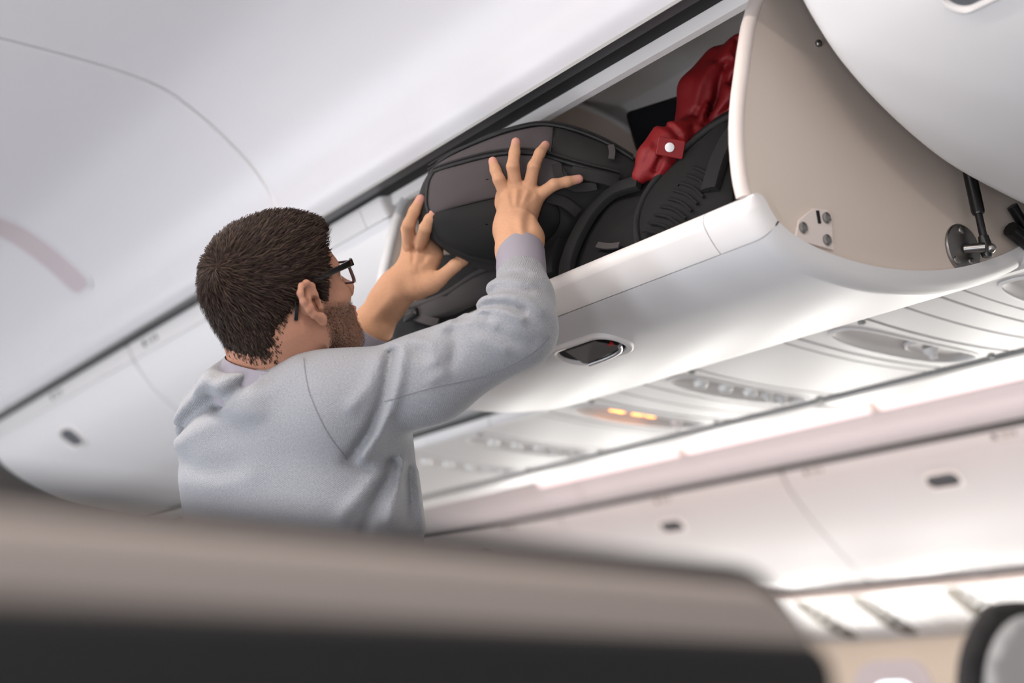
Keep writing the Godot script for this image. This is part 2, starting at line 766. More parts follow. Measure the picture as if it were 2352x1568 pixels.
func materials() -> void:
	var fine := noise_tex(0.09, 512, 3, Color(0.42, 0.42, 0.42), Color(0.58, 0.58, 0.58), 2)
	var cloud := noise_tex(0.012, 512, 5, Color(0.9, 0.9, 0.9), Color(1, 1, 1), 4)
	var m := mat("bin_white", Color(0.885, 0.88, 0.878), 0.42)
	grain(m, fine, 9.0, 0.006)
	m = mat("fascia_white", Color(0.90, 0.885, 0.875), 0.4)
	m = mat("ceiling_white", Color(0.82, 0.815, 0.825), 0.38)
	m = mat("service_white", Color(0.89, 0.885, 0.88), 0.45)
	m = mat("recess_grey", Color(0.86, 0.85, 0.84), 0.45)
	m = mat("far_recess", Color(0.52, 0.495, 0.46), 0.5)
	m = mat("far_white", Color(0.885, 0.88, 0.88), 0.4)
	m = mat("tan_liner", Color(0.86, 0.805, 0.755), 0.6)
	grain(m, fine, 14.0, 0.01)
	m = mat("tan_edge", Color(0.90, 0.85, 0.82), 0.45)
	m = mat("liner_grey", Color(0.88, 0.875, 0.865), 0.6)
	grain(m, fine, 14.0, 0.01)
	m = mat("gap_black", Color(0.025, 0.026, 0.028), 0.8)
	m = mat("channel_grey", Color(0.20, 0.205, 0.22), 0.42)
	m = mat("silver", Color(0.80, 0.80, 0.81), 0.3, 0.9)
	m = mat("steel", Color(0.62, 0.61, 0.60), 0.32, 1.0)
	m = mat("rail_grey", Color(0.60, 0.60, 0.59), 0.5)
	m = mat("black_plastic", Color(0.045, 0.045, 0.05), 0.3)
	m = mat("black_matt", Color(0.05, 0.05, 0.054), 0.7)
	m = mat("handle_grey", Color(0.36, 0.37, 0.39), 0.35)
	m = mat("warning_red", Color(0.62, 0.08, 0.06), 0.5)
	m = mat("placard_print", Color(0.42, 0.42, 0.43), 0.6)
	m = mat("lens_clear", Color(0.93, 0.93, 0.92), 0.12)
	m = mat("lamp_lens", Color(0.74, 0.70, 0.71), 0.4)
	m = mat("sidewall_cream", Color(0.90, 0.85, 0.78), 0.5)
	m = mat("window_reveal", Color(0.86, 0.83, 0.84), 0.45)
	m = mat("partition_grey", Color(0.40, 0.39, 0.385), 0.6)
	m = mat("carpet", Color(0.54, 0.52, 0.50), 0.95)
	grain(m, noise_tex(0.2, 256, 8, Color(0.7, 0.7, 0.75), Color(1, 1, 1), 3), 3.0, 0.0, true)
	m = mat("window_pane", Color(0.9, 0.95, 1.0), 0.2)
	m.emission_enabled = true
	m.emission = Color(0.92, 0.96, 1.0)
	m.emission_energy_multiplier = 2.0
	m = mat("aisle_lamp_glow", Color(0.95, 0.93, 0.9), 0.4)
	m.emission_enabled = true
	m.emission = Color(1.0, 0.97, 0.93)
	m.emission_energy_multiplier = 2.0
	m = mat("cove_glow", Color(0.95, 0.9, 0.9), 0.4)
	m.emission_enabled = true
	m.emission = Color(1.0, 0.87, 0.87)
	m.emission_energy_multiplier = 0.9
	m = mat("sign_glow", Color(0.9, 0.5, 0.2), 0.4)
	m.emission_enabled = true
	m.emission = Color(1.0, 0.60, 0.24)
	m.emission_energy_multiplier = 5.0
	# cloth and bags
	var weave := noise_tex(0.22, 512, 11, Color(0.35, 0.35, 0.35), Color(0.65, 0.65, 0.65), 2)
	m = mat("bag_grey", Color(0.27, 0.245, 0.25), 0.85)
	grain(m, weave, 16.0, 0.03)
	m = mat("bag_dark", Color(0.135, 0.128, 0.128), 0.85)
	grain(m, weave, 16.0, 0.03)
	m = mat("bag_black", Color(0.03, 0.029, 0.031), 0.85)
	grain(m, weave, 12.0, 0.05)
	m = mat("zip_black", Color(0.05, 0.052, 0.055), 0.6)
	m = mat("strap_grey", Color(0.27, 0.255, 0.255), 0.8)
	m = mat("strap_black", Color(0.085, 0.083, 0.085), 0.8)
	grain(m, weave, 14.0, 0.03)
	m = mat("jacket_red", Color(0.50, 0.045, 0.07), 0.6)
	grain(m, weave, 10.0, 0.01)
	m = mat("snap_white", Color(0.93, 0.93, 0.94), 0.25)
	m = mat("tablet_glass", Color(0.10, 0.11, 0.13), 0.12)
	# the man
	m = mat("skin", Color(1, 1, 1), 0.68, 0.0, 0.16)
	m.vertex_color_use_as_albedo = true
	m = mat("hair", Color(1, 1, 1), 0.62, 0.0, 0.22)
	m.vertex_color_use_as_albedo = true
	m = mat("stubble", Color(1, 1, 1), 0.9, 0.0, 0.05)
	m.vertex_color_use_as_albedo = true
	m = mat("shirt_lavender", Color(0.55, 0.53, 0.565), 0.85)
	grain(m, weave, 20.0, 0.01)
	m = mat("spectacle_black", Color(0.035, 0.033, 0.034), 0.22)
	m = mat("spectacle_brown", Color(0.30, 0.20, 0.20), 0.3)
	m = mat("spectacle_glass", Color(0.97, 0.98, 0.98, 0.06), 0.02)
	m.transparency = BaseMaterial3D.TRANSPARENCY_ALPHA
	m = mat("eye_white", Color(0.85, 0.83, 0.82), 0.2)
	m = mat("trouser_cloth", Color(0.13, 0.14, 0.17), 0.9)
	m = mat("shoe_leather", Color(0.07, 0.055, 0.045), 0.4)
	m = mat("sweater_seam", Color(0.46, 0.46, 0.475), 0.95)
	m = mat("sweater_grey", Color(1, 1, 1), 0.92)
	m.uv1_triplanar = true
	m.uv1_scale = Vector3.ONE * 7.0
	m.albedo_texture = noise_tex(0.05, 1024, 21, Color(0.45, 0.455, 0.47), Color(0.63, 0.637, 0.655), 5)
	m.heightmap_enabled = true
	m.heightmap_texture = twill()
	m.heightmap_scale = 0.11
	m.rim_enabled = true
	m.rim = 0.25
	# seats
	m = mat("seat_dark", Color(0.13, 0.12, 0.125), 0.85)
	m = mat("seat_shell", Color(0.60, 0.56, 0.535), 0.6)
	m = mat("seat_shell_light", Color(0.66, 0.66, 0.66), 0.5)
	m = mat("screen_off", Color(0.012, 0.012, 0.013), 0.25)

# fine diagonal rib of the knitted cloth
func twill() -> ImageTexture:
	var im := Image.create(256, 256, false, Image.FORMAT_L8)
	var n := FastNoiseLite.new()
	n.seed = 4
	n.frequency = 0.08
	for y in 256:
		for x in 256:
			var w := 0.5 + 0.32 * sin(TAU * (x + y) / 6.4 + 0.8 * sin(TAU * (x - y) / 32.0)) + 0.25 * n.get_noise_2d(x, y)
			im.set_pixel(x, y, Color(w, w, w))
	return ImageTexture.create_from_image(im)

# ------------------------------------------------------------------ cabin shell
func shell_of_cabin() -> void:
	var za := -9.0
	var zb := 1.6
	var g := Geo.new()
	g.box(Vector3(2.4, -0.05, (za + zb) / 2), Vector3(6.2, 0.1, zb - za + 0.2))
	struct_part("floor", g.mesh(), mats["carpet"])

	# the near aisle's ceiling: moulded panels between the bins
	var arch := curve2([Vector2(0.085, 2.07), Vector2(0.14, 2.157), Vector2(0.20, 2.213), Vector2(0.31, 2.29), Vector2(0.43, 2.335), Vector2(0.68, 2.345), Vector2(0.93, 2.335), Vector2(1.05, 2.29), Vector2(1.163, 2.213), Vector2(1.220, 2.152), Vector2(1.240, 2.112), Vector2(1.257, 2.086), Vector2(1.278, 2.069)], 5)
	var ceil := Node3D.new()
	ceil.name = "ceiling"
	add_child(ceil)
	ceil.set_meta("kind", "structure")
	var cuts := [zb, -0.55, -2.65, -4.75, -6.85, za]
	for i in cuts.size() - 1:
		g = Geo.new()
		sheet(g, arch, 0.014, cuts[i + 1] + 0.0055, cuts[i] - 0.0055, 0.006, 0.006, 1.0)
		part(ceil, "panel", g.mesh(60.0), mats["ceiling_white"])
		g = Geo.new()
		var up := PackedVector2Array()
		for p in arch:
			up.append(p + Vector2(0, 0.010))
		sheet(g, up, 0.01, cuts[i] - 0.03, cuts[i] + 0.03, 0.0, 0.0, 1.0)
		part(ceil, "joint_backing", g.mesh(60.0), mats["recess_grey"])
	# far aisle's ceiling
	var arch2 := PackedVector2Array()
	for p in arch:
		arch2.append(Vector2(p.x + 2.985, p.y))
	for i in 3:
		g = Geo.new()
		sheet(g, arch2, 0.014, -3.0 * i - 2.45 + 0.003, zb - 0.1 - 3.0 * i - 0.003 - (0.95 if i > 0 else 0.0), 0.004, 0.004, 1.0)
		part(ceil, "panel", g.mesh(60.0), mats["ceiling_white"])
	# roof over everything
	g = Geo.new()
	g.box(Vector3(2.2, 2.72, (za + zb) / 2), Vector3(6.6, 0.05, zb - za + 0.2))
	part(ceil, "roof_lining", g.mesh(), mats["partition_grey"])

	# dark channel between the ceiling and the bins
	g = Geo.new()
	g.prism(PackedVector2Array([Vector2(1.281, 2.0665), Vector2(1.322, 2.0805), Vector2(1.322, 2.10), Vector2(1.281, 2.085)]), Vector3(0, 0, za), Vector3.RIGHT, Vector3.UP, Vector3(0, 0, zb - za), 0.002)
	var chan := struct_part("trim_1", g.mesh(), mats["channel_grey"])
	g = Geo.new()
	g.prism(PackedVector2Array([Vector2(1.2785, 2.0635), Vector2(1.2805, 2.0643), Vector2(1.280, 2.078), Vector2(1.277, 2.074)]), Vector3(0, 0, za), Vector3.RIGHT, Vector3.UP, Vector3(0, 0, zb - za))
	part(chan, "edge_strip", g.mesh(), mats["rail_grey"], "", true)
	g = Geo.new()
	g.prism(PackedVector2Array([Vector2(1.325, 2.084), Vector2(1.370, 2.0955), Vector2(1.370, 2.20), Vector2(1.25, 2.20), Vector2(1.25, 2.14)]), Vector3(0, 0, za), Vector3.RIGHT, Vector3.UP, Vector3(0, 0, zb - za))
	part(chan, "dark_cavity", g.mesh(), mats["gap_black"], "", true)
	# same gap above the bins of the far side
	g = Geo.new()
	g.prism(PackedVector2Array([Vector2(4.262, 2.062), Vector2(4.36, 2.05), Vector2(4.36, 2.2), Vector2(4.262, 2.2)]), Vector3(0, 0, za), Vector3.RIGHT, Vector3.UP, Vector3(0, 0, zb - za))
	struct_part("trim_2", g.mesh(), mats["gap_black"])

	# side walls with windows; the upper part of the near one carries its own row of bins
	var near_side := curve2([Vector2(0.075, 2.075), Vector2(0.045, 1.995), Vector2(-0.02, 1.918), Vector2(-0.117, 1.833), Vector2(-0.24, 1.74), Vector2(-0.42, 1.624)], 3)
	near_side.append(Vector2(-0.445, 1.585))
	near_side.append(Vector2(-0.470, 1.42))
	g = Geo.new()
	sheet(g, near_side, 0.03, za, zb, 0.0, 0.0, -1.0)
	var wl := Node3D.new()
	wl.name = "wall_left"
	add_child(wl)
	wl.set_meta("kind", "structure")
	part(wl, "bin_row_lining", g.mesh(50.0), mats["far_white"])
	g = Geo.new()
	g.box(Vector3(-0.50, 0.715, (za + zb) / 2), Vector3(0.06, 1.44, zb - za))
	part(wl, "sidewall_panel", g.mesh(), mats["sidewall_cream"])
	var wr := Node3D.new()
	wr.name = "wall_right"
	add_child(wr)
	wr.set_meta("kind", "structure")
	g = Geo.new()
	g.box(Vector3(5.31, 0.695, (za + zb) / 2), Vector3(0.06, 1.43, zb - za))
	part(wr, "sidewall_panel", g.mesh(), mats["sidewall_cream"])
	g = Geo.new()
	g.box(Vector3(5.42, 1.9, (za + zb) / 2), Vector3(0.06, 1.7, zb - za))
	part(wr, "upper_lining", g.mesh(), mats["partition_grey"])
	g = Geo.new()
	g.box(Vector3(-0.56, 1.9, (za + zb) / 2), Vector3(0.06, 1.7, zb - za))
	part(wl, "upper_lining", g.mesh(), mats["partition_grey"])
	g = Geo.new()
	g.box(Vector3(2.2, 1.35, za - 0.03), Vector3(6.6, 2.8, 0.06))
	struct_part("wall_front", g.mesh(), mats["far_white"])
	g = Geo.new()
	g.box(Vector3(2.2, 1.35, zb + 0.03), Vector3(6.6, 2.8, 0.06))
	struct_part("wall_back", g.mesh(), mats["far_white"])

	# cabin windows: a moulded reveal with a bright pane
	var frame := Geo.new()
	var rows := []
	for s in [[0.46, 0.64, 0.13, 0.0], [0.45, 0.63, 0.125, 0.012], [0.40, 0.57, 0.12, 0.014], [0.30, 0.46, 0.10, 0.004], [0.28, 0.44, 0.10, 0.003]]:
		var ring := PackedVector3Array()
		for q in rounded(s[0], s[1], s[2]):
			ring.append(Vector3(-s[3], q.y, q.x))
		rows.append(ring)
	frame.grid(rows, true)
	var frame_mesh := frame.mesh(50.0)
	var pane := Geo.new()
	var pr := PackedVector3Array()
	for q in rounded(0.285, 0.445, 0.10):
		pr.append(Vector3(-0.0035, q.y, q.x))
	pane.fan(pr)
	var pane_mesh := pane.mesh()
	var wn := 1
	for side in 2:
		for z in (FAR_WINDOWS if side == 0 else NEAR_WINDOWS):
			var w := Node3D.new()
			w.name = "window_%d" % wn
			wn += 1
			add_child(w)
			w.set_meta("kind", "structure")
			w.position = Vector3(5.28, 1.0, z) if side == 0 else Vector3(-0.462, 0.85, z)
			if side == 1:
				w.rotation.y = PI
			part(w, "window_frame", frame_mesh, mats["window_reveal"], "", true)
			part(w, "pane", pane_mesh, mats["window_pane"], "", true)

	# grey partition where the bin row ends
	g = Geo.new()
	g.prism(PackedVector2Array([Vector2(1.46, 0.0), Vector2(3.0, 0.0), Vector2(3.0, 2.05), Vector2(2.6, 2.12), Vector2(1.50, 2.12), Vector2(1.40, 2.02), Vector2(1.42, 1.6)]), Vector3(0, 0, -5.50), Vector3.RIGHT, Vector3.UP, Vector3(0, 0, 0.05), 0.008)
	solo("partition", g.mesh(), mats["partition_grey"], "dark grey partition beyond the last bin of the near row", "partition")

	# lamps over the near aisle, outside the picture, and one unlit lens in it
	for z in LAMPS:
		g = Geo.new()
		g.prism(rounded(0.21, 0.52, 0.03), Vector3(0.36, 2.336, z), Vector3.RIGHT, Vector3.BACK, Vector3(0, -0.012, 0), 0.003)
		var t := thing("aisle_lamp", "glowing rectangular lamp set in the aisle ceiling, " + ["behind the camera", "above the foreground seat", "left of the open bin", "left of the man", "far along the aisle"][LAMPS.find(z)], "ceiling lamp", Vector3(0.42, 2.33, z), "lamps over the aisle")
		part(t, "lamp_panel", g.mesh(), mats["aisle_lamp_glow"])
	slot_lens(arch)

	# pink light strips along the aisles
	for k in 4:
		var z := -1.15 - 1.09 * k
		g = Geo.new()
		g.prism(PackedVector2Array([Vector2(4.085, 2.236), Vector2(4.150, 2.178), Vector2(4.160, 2.190), Vector2(4.095, 2.248)]), Vector3(0, 0, z - 1.26), Vector3.RIGHT, Vector3.UP, Vector3(0, 0, 1.045), 0.003)
		var t2 := thing("cove_lamp", "pinkish glowing light strip above the far bins, " + ["nearest the right edge", "between the first and second gap", "between the second and third gap", "farthest, beside the man's waist"][k], "light strip", Vector3(4.15, 2.15, z), "light strips over the far bins")
		part(t2, "diffuser", g.mesh(), mats["cove_glow"])
		g = Geo.new()
		g.prism(PackedVector2Array([Vector2(4.100, 2.222), Vector2(4.148, 2.179), Vector2(4.16, 2.19), Vector2(4.11, 2.234)]), Vector3(0, 0, z - 0.215), Vector3.RIGHT, Vector3.UP, Vector3(0, 0, 0.045), 0.002)
		part(t2, "end_clip", g.mesh(), mats["tan_edge"])
	g = Geo.new()
	g.prism(PackedVector2Array([Vector2(0.155, 2.15), Vector2(0.195, 2.19), Vector2(0.185, 2.20), Vector2(0.145, 2.16)]), Vector3(0, 0, -4.7), Vector3.RIGHT, Vector3.UP, Vector3(0, 0, 4.6), 0.002)
	var t3 := thing("cove_lamp", "pinkish glowing light strip along the near side of the aisle ceiling", "light strip", Vector3(0.17, 2.15, -2.4))
	part(t3, "diffuser", g.mesh(), mats["cove_glow"])

# an unlit rounded lens let into the curve of the ceiling, lying across the aisle
func slot_lens(arch: PackedVector2Array) -> void:
	var t := thing("ceiling_lens", "long rounded pinkish lens set across the curved ceiling at the left edge", "light lens", Vector3(1.0, 2.25, -3.72))
	var s0 := 0.55
	var s1 := 1.245
	for layer in [["rim", 0.001, -0.004, "ceiling_white", 1.0], ["lens", 0.0, -0.0055, "lamp_lens", 0.86]]:
		var rows := []
		var k: float = layer[4]
		for i in 41:
			var f := float(i) / 40.0
			var mid := (s0 + s1) * 0.5
			var s: float = mid + (f - 0.5) * (s1 - s0) * (1.0 if k == 1.0 else 0.975)
			var q: Array = along(arch, s)
			var p: Vector2 = q[0]
			var tn: Vector2 = q[1]
			var nn := Vector2(tn.y, -tn.x)
			var e := minf(f, 1.0 - f) * (s1 - s0)
			var hw: float = 0.082 * k * (sqrt(maxf(0.0, 1.0 - pow(maxf(0.0, 1.0 - e / 0.028), 2.0))) * 0.4 + 0.6)
			var row := PackedVector3Array()
			for w in [[-1.0, -0.004], [-0.97, 0.003], [-0.9, -layer[2]], [-0.45, -layer[2]], [0.0, -layer[2]], [0.45, -layer[2]], [0.9, -layer[2]], [0.97, 0.003], [1.0, -0.004]]:
				var c: Vector2 = p + nn * w[1]
				row.append(Vector3(c.x, c.y, -3.72 + w[0] * hw))
			rows.append(row)
		var g := Geo.new()
		g.grid(rows)
		g.fan(rows[0])
		g.fan(rows[40])
		part(t, layer[0], g.mesh(40.0), mats[layer[3]])

# ------------------------------------------------------------------ overhead bins
# a latch handle set on a moulded front: o = centre, e1 along the cabin, e2 down the front, n outward
func handle(parent: Node3D, o: Vector3, e1: Vector3, e2: Vector3, n: Vector3, w: float, h: float, open: bool) -> void:
	var g := Geo.new()
	var rows := []
	for s in [[1.0, -0.004], [0.99, 0.004], [0.955, 0.0065], [0.90, 0.006], [0.86, 0.0015], [0.85, -0.003]]:
		var ring := PackedVector3Array()
		for q in rounded(w * s[0], h - w * (1.0 - s[0]), h * 0.42 * s[0], 8):
			ring.append(o + e1 * q.x + e2 * q.y + n * s[1])
		rows.append(ring)
	g.grid(rows, true)
	var bez := part(parent, "handle_bezel", g.mesh(50.0), mats["fascia_white"])
	g = Geo.new()
	g.prism(rounded(w * 0.87, h - w * 0.13, h * 0.36, 8), o - n * 0.003, e1, e2, n * 0.0035)
	part(bez, "recess", g.mesh(), mats["black_matt"] if open else mats["handle_grey"])
	g = Geo.new()
	if open:
		var tilt := (n * 0.35 + e2).normalized()
		g.prism(PackedVector2Array([Vector2(-w * 0.20, -h * 0.36), Vector2(w * 0.30, -h * 0.36), Vector2(w * 0.40, h * 0.05), Vector2(w * 0.33, h * 0.20), Vector2(-w * 0.30, h * 0.36), Vector2(-w * 0.33, h * 0.28)]), o + n * 0.001, e1, e2, n * 0.006, 0.0015)
		var pad := part(bez, "paddle", g.mesh(), mats["black_plastic"])
		g = Geo.new()
		g.tube(curve3([o - e1 * w * 0.30 + e2 * h * 0.40 + n * 0.006, o + e2 * h * 0.37 + n * 0.007, o + e1 * w * 0.28 + e2 * h * 0.27 + n * 0.007, o + e1 * w * 0.40 + e2 * h * 0.08 + n * 0.006]), 0.0042, 8)
		part(bez, "chrome_edge", g.mesh(60.0), mats["silver"])
		g = Geo.new()
		g.box(o + e1 * w * 0.345 - e2 * h * 0.06 + n * 0.0055, Vector3(0.011, 0.009, 0.004), Basis(e1, e2, n))
		part(bez, "red_mark", g.mesh(), mats["warning_red"])
	else:
		g.prism(rounded(w * 0.74, (h - w * 0.13) * 0.42, h * 0.14, 5), o - e2 * h * 0.16 + n * 0.0005, e1, e2, n * 0.004, 0.001)
		part(bez, "paddle", g.mesh(), mats["handle_grey"])

func placard(parent: Node3D, o: Vector3, e1: Vector3, e2: Vector3, n: Vector3, s: float) -> void:
	var g := Geo.new()
	g.box(o + n * 0.0006, Vector3(0.10 * s, 0.026 * s, 0.0008), Basis(e1, e2, n))
	var p := part(parent, "placard", g.mesh(), mats["fascia_white"])
	g = Geo.new()
	g.box(o + e1 * -0.032 * s + n * 0.0012, Vector3(0.018 * s, 0.018 * s, 0.0006), Basis(e1, e2, n))
	for k in 3:
		g.box(o + e1 * 0.012 * s + e2 * (k - 1) * 0.006 * s + n * 0.0012, Vector3((0.05 - 0.006 * k) * s, 0.0022 * s, 0.0006), Basis(e1, e2, n))
	g.box(o + e1 * 0.044 * s + n * 0.0012, Vector3(0.008 * s, 0.016 * s, 0.0006), Basis(e1, e2, n))
	part(p, "print", g.mesh(), mats["placard_print"])

# one pivoting bin: moulded front with separate top fascia and corner caps, end walls, latch
func bin(t: Node3D, prof: PackedVector2Array, z1: float, z2: float, mat_shell: Material, mat_fascia: Material, hz: float, hs: float, hw: float, hh: float, open: bool, side := 1.0, cap_len := 0.085, fas := 0.062, place := NAN, th := 0.034, er := 0.024) -> void:
	var total := 0.0
	for i in prof.size() - 1:
		total += prof[i].distance_to(prof[i + 1])
	var gap := 0.0018
	var g := Geo.new()
	sheet(g, stretch(prof, fas + gap, total), th, z1, z2, er, er, side)
	part(t, "shell", g.mesh(45.0), mat_shell)
	g = Geo.new()
	sheet(g, stretch(prof, th * 0.5, fas), th, z1 + cap_len + gap, z2 - cap_len - gap, 0.001, 0.001, side, true)
	part(t, "fascia", g.mesh(45.0), mat_fascia)
	for e in 2:
		g = Geo.new()
		var a := z1 if e == 0 else z2 - cap_len
		sheet(g, stretch(prof, th * 0.5, fas), th, a, a + cap_len, er if e == 0 else 0.001, 0.001 if e == 0 else er, side, true)
		part(t, "corner_cap", g.mesh(45.0), mat_fascia)
	# dark backing seen through the joints
	g = Geo.new()
	var inner := PackedVector2Array()
	var sp := stretch(prof, fas - 0.02, fas + 0.02)
	for p in sp:
		inner.append(p)
	sheet(g, inner, 0.004, z1 + 0.03, z2 - 0.03, 0.0, 0.0, side)
	var moved := g
	var q0: Array = along(prof, fas)
	var tn0: Vector2 = q0[1]
	var in0 := Vector2(-tn0.y, tn0.x) * side * 0.008
	moved.shifted(Vector3(in0.x, in0.y, 0))
	part(t, "joint_backing", moved.mesh(), mats["rail_grey"])
	if not is_nan(hz):
		var q: Array = along(prof, hs)
		var p: Vector2 = q[0]
		var tn: Vector2 = q[1]
		var n := Vector2(tn.y, -tn.x) * side
		handle(t, Vector3(p.x, p.y, hz), Vector3(0, 0, 1), Vector3(tn.x, tn.y, 0), Vector3(n.x, n.y, 0), hw, hh, open)
	if not is_nan(place):
		var q2: Array = along(prof, fas * 0.55)
		var p2: Vector2 = q2[0]
		var tn2: Vector2 = q2[1]
		var n2 := Vector2(tn2.y, -tn2.x) * side
		placard(t, Vector3(p2.x, p2.y, place), Vector3(0, 0, 1), Vector3(tn2.x, tn2.y, 0), Vector3(n2.x, n2.y, 0), 1.15)

# grey seal behind the joint between two closed bins
func joint_seal(t: Node3D, prof: PackedVector2Array, z: float) -> void:
	var moved := PackedVector2Array()
	for p in prof:
		moved.append(p + Vector2(0.010, 0.010))
	var g := Geo.new()
	sheet(g, moved, 0.004, z - 0.0045, z + 0.03, 0.0, 0.0, 1.0)
	part(t, "joint_seal", g.mesh(50.0), mats["rail_grey"])

func end_wall_outline() -> PackedVector2Array:
	return curve2([Vector2(1.338, 1.757), Vector2(1.331, 1.79), Vector2(1.330, 1.86), Vector2(1.345, 1.945), Vector2(1.379, 2.064), Vector2(1.46, 2.18), Vector2(1.58, 2.272), Vector2(1.672, 2.340), Vector2(1.78, 2.388), Vector2(1.854, 2.395), Vector2(1.943, 2.380), Vector2(2.02, 2.345), Vector2(2.10, 2.26), Vector2(2.14, 2.10), Vector2(2.10, 1.86)], 3)

func overhead_bins() -> void:
	# closed front, from the lip down and under to the service panels
	var closed := curve2([Vector2(1.343, 2.098), Vector2(1.372, 2.045), Vector2(1.41, 1.998), Vector2(1.452, 1.958), Vector2(1.518, 1.915), Vector2(1.605, 1.874), Vector2(1.70, 1.845), Vector2(1.86, 1.822), Vector2(1.985, 1.812)], 5)
	var opened := curve2([Vector2(1.322, 1.746), Vector2(1.342, 1.716), Vector2(1.368, 1.692), Vector2(1.412, 1.674), Vector2(1.476, 1.662), Vector2(1.566, 1.659), Vector2(1.663, 1.668), Vector2(1.775, 1.692), Vector2(1.90, 1.738), Vector2(2.02, 1.80)], 5)
	var shell: Material = mats["bin_white"]
	var fas: Material = mats["fascia_white"]
	var t := thing("overhead_bin", "closed white overhead bin behind the man's head", "overhead bin", Vector3(1.6, 1.9, -3.1), "closed bins of the near row")
	bin(t, closed, -3.835, -2.395, shell, fas, -3.13, 0.195, 0.115, 0.07, false, 1.0, 0.085, 0.055, -3.68, 0.034, 0.012)
	joint_seal(t, closed, -3.84)
	t = thing("overhead_bin", "closed white overhead bin with small grey handle at the left edge", "overhead bin", Vector3(1.6, 1.9, -4.6), "closed bins of the near row")
	bin(t, closed, -5.33, -3.845, shell, fas, -4.587, 0.178, 0.145, 0.088, false, 1.0, 0.085, 0.055, -4.49, 0.034, 0.008)
	joint_seal(t, closed, -5.335)
	t = thing("overhead_bin", "closed white overhead bin at the top right corner with a grey handle", "overhead bin", Vector3(1.6, 1.9, -0.5), "closed bins of the near row")
	bin(t, closed, -1.262, 0.25, shell, fas, -1.0, 0.158, 0.13, 0.078, false, 1.0, 0.085, 0.055)

	# the open bin
	t = thing("overhead_bin", "open white overhead bin full of luggage with its front swung down", "overhead bin", Vector3(1.6, 1.66, -1.85))
	bin(t, opened, FAR_END, NEAR_END, shell, fas, -1.845, 0.168, 0.168, 0.088, true, 1.0, 0.095, 0.062)
	# floor of the bucket
	var g := Geo.new()
	var floor_prof := PackedVector2Array()
	for p in curve2([Vector2(1.372, 1.742), Vector2(1.42, 1.718), Vector2(1.50, 1.705), Vector2(1.62, 1.706), Vector2(1.75, 1.724), Vector2(1.90, 1.77), Vector2(2.05, 1.84)], 4):
		floor_prof.append(p)
	sheet(g, floor_prof, 0.004, FAR_END + 0.03, NEAR_END - 0.03, 0.0, 0.0, 1.0)
	part(t, "bucket_floor", g.mesh(50.0), mats["tan_liner"])
	var outline := end_wall_outline()
	var base := curve2([Vector2(2.03, 1.80), Vector2(1.90, 1.756), Vector2(1.775, 1.716), Vector2(1.663, 1.694), Vector2(1.566, 1.686), Vector2(1.476, 1.689), Vector2(1.41, 1.702)], 2)
	var poly := PackedVector2Array(outline)
	poly.append_array(base)
	for z in [FAR_END + 0.012, NEAR_END - 0.030]:
		g = Geo.new()
		g.prism(poly, Vector3(0, 0, z), Vector3.RIGHT, Vector3.UP, Vector3(0, 0, 0.018))
		var wall := part(t, "end_wall", g.mesh(40.0), mats["tan_liner"], "tan end wall of the open bin")
		g = Geo.new()
		var path := PackedVector3Array()
		for p in outline:
			path.append(Vector3(p.x, p.y, z + 0.009))
		g.tube(path, 0.0115, 10, true, 1.0, Vector3.BACK)
		part(wall, "edge_bead", g.mesh(60.0), mats["tan_edge"] if z > -2.0 else mats["bin_white"])
	# latch plate on the near end wall
	var zf := NEAR_END - 0.0115
	g = Geo.new()
	g.prism(PackedVector2Array([Vector2(1.42, 1.706), Vector2(1.432, 1.738), Vector2(1.462, 1.762), Vector2(1.492, 1.766), Vector2(1.500, 1.758), Vector2(1.500, 1.706)]), Vector3(0, 0, zf), Vector3.RIGHT, Vector3.UP, Vector3(0, 0, 0.004), 0.001)
	var plate := part(t, "latch_plate", g.mesh(), mats["tan_edge"])
	for b in [Vector2(1.488, 1.752), Vector2(1.486, 1.718), Vector2(1.438, 1.727)]:
		g = Geo.new()
		g.lathe(Vector3(b.x, b.y, zf + 0.004), Vector3.BACK, PackedVector2Array([Vector2(0.0085, 0), Vector2(0.0085, 0.0025), Vector2(0.006, 0.004), Vector2(0.0055, 0.0025), Vector2(0, 0.0025)]), 16)
		part(plate, "rivet", g.mesh(), mats["steel"])
	g = Geo.new()
	g.box(Vector3(1.471, 1.750, zf + 0.0045), Vector3(0.005, 0.019, 0.003), Basis(Vector3.BACK, 0.15))
	part(plate, "slot", g.mesh(), mats["black_matt"])
	# strut mount: a steel disc with three rivets, and the gas strut
	var mz := NEAR_END - 0.012
	g = Geo.new()
	g.lathe(Vector3(1.800, 1.765, mz), Vector3.BACK, PackedVector2Array([Vector2(0.041, 0), Vector2(0.041, 0.003), Vector2(0.039, 0.005), Vector2(0.0, 0.005)]), 28)
	var disc := part(t, "strut_mount", g.mesh(), mats["steel"])
	for b in [Vector2(1.797, 1.795), Vector2(1.779, 1.742), Vector2(1.815, 1.746)]:
		g = Geo.new()
		g.lathe(Vector3(b.x, b.y, mz + 0.005), Vector3.BACK, PackedVector2Array([Vector2(0.007, 0), Vector2(0.0065, 0.002), Vector2(0.004, 0.003), Vector2(0, 0.0022)]), 14)
		part(disc, "rivet", g.mesh(), mats["steel"])
	g = Geo.new()
	g.tube(PackedVector3Array([Vector3(1.800, 1.765, mz + 0.004), Vector3(1.818, 1.763, mz + 0.030)]), 0.008, 12)
	part(disc, "pin", g.mesh(), mats["steel"])
	g = Geo.new()
	var s0 := Vector3(1.826, 1.762, mz + 0.026)
	var s1 := Vector3(1.792, 1.985, mz + 0.020)
	g.tube(PackedVector3Array([s0 + Vector3(0, -0.012, 0), s0, s0.lerp(s1, 0.10)]), [0.007, 0.0115, 0.008], 12)
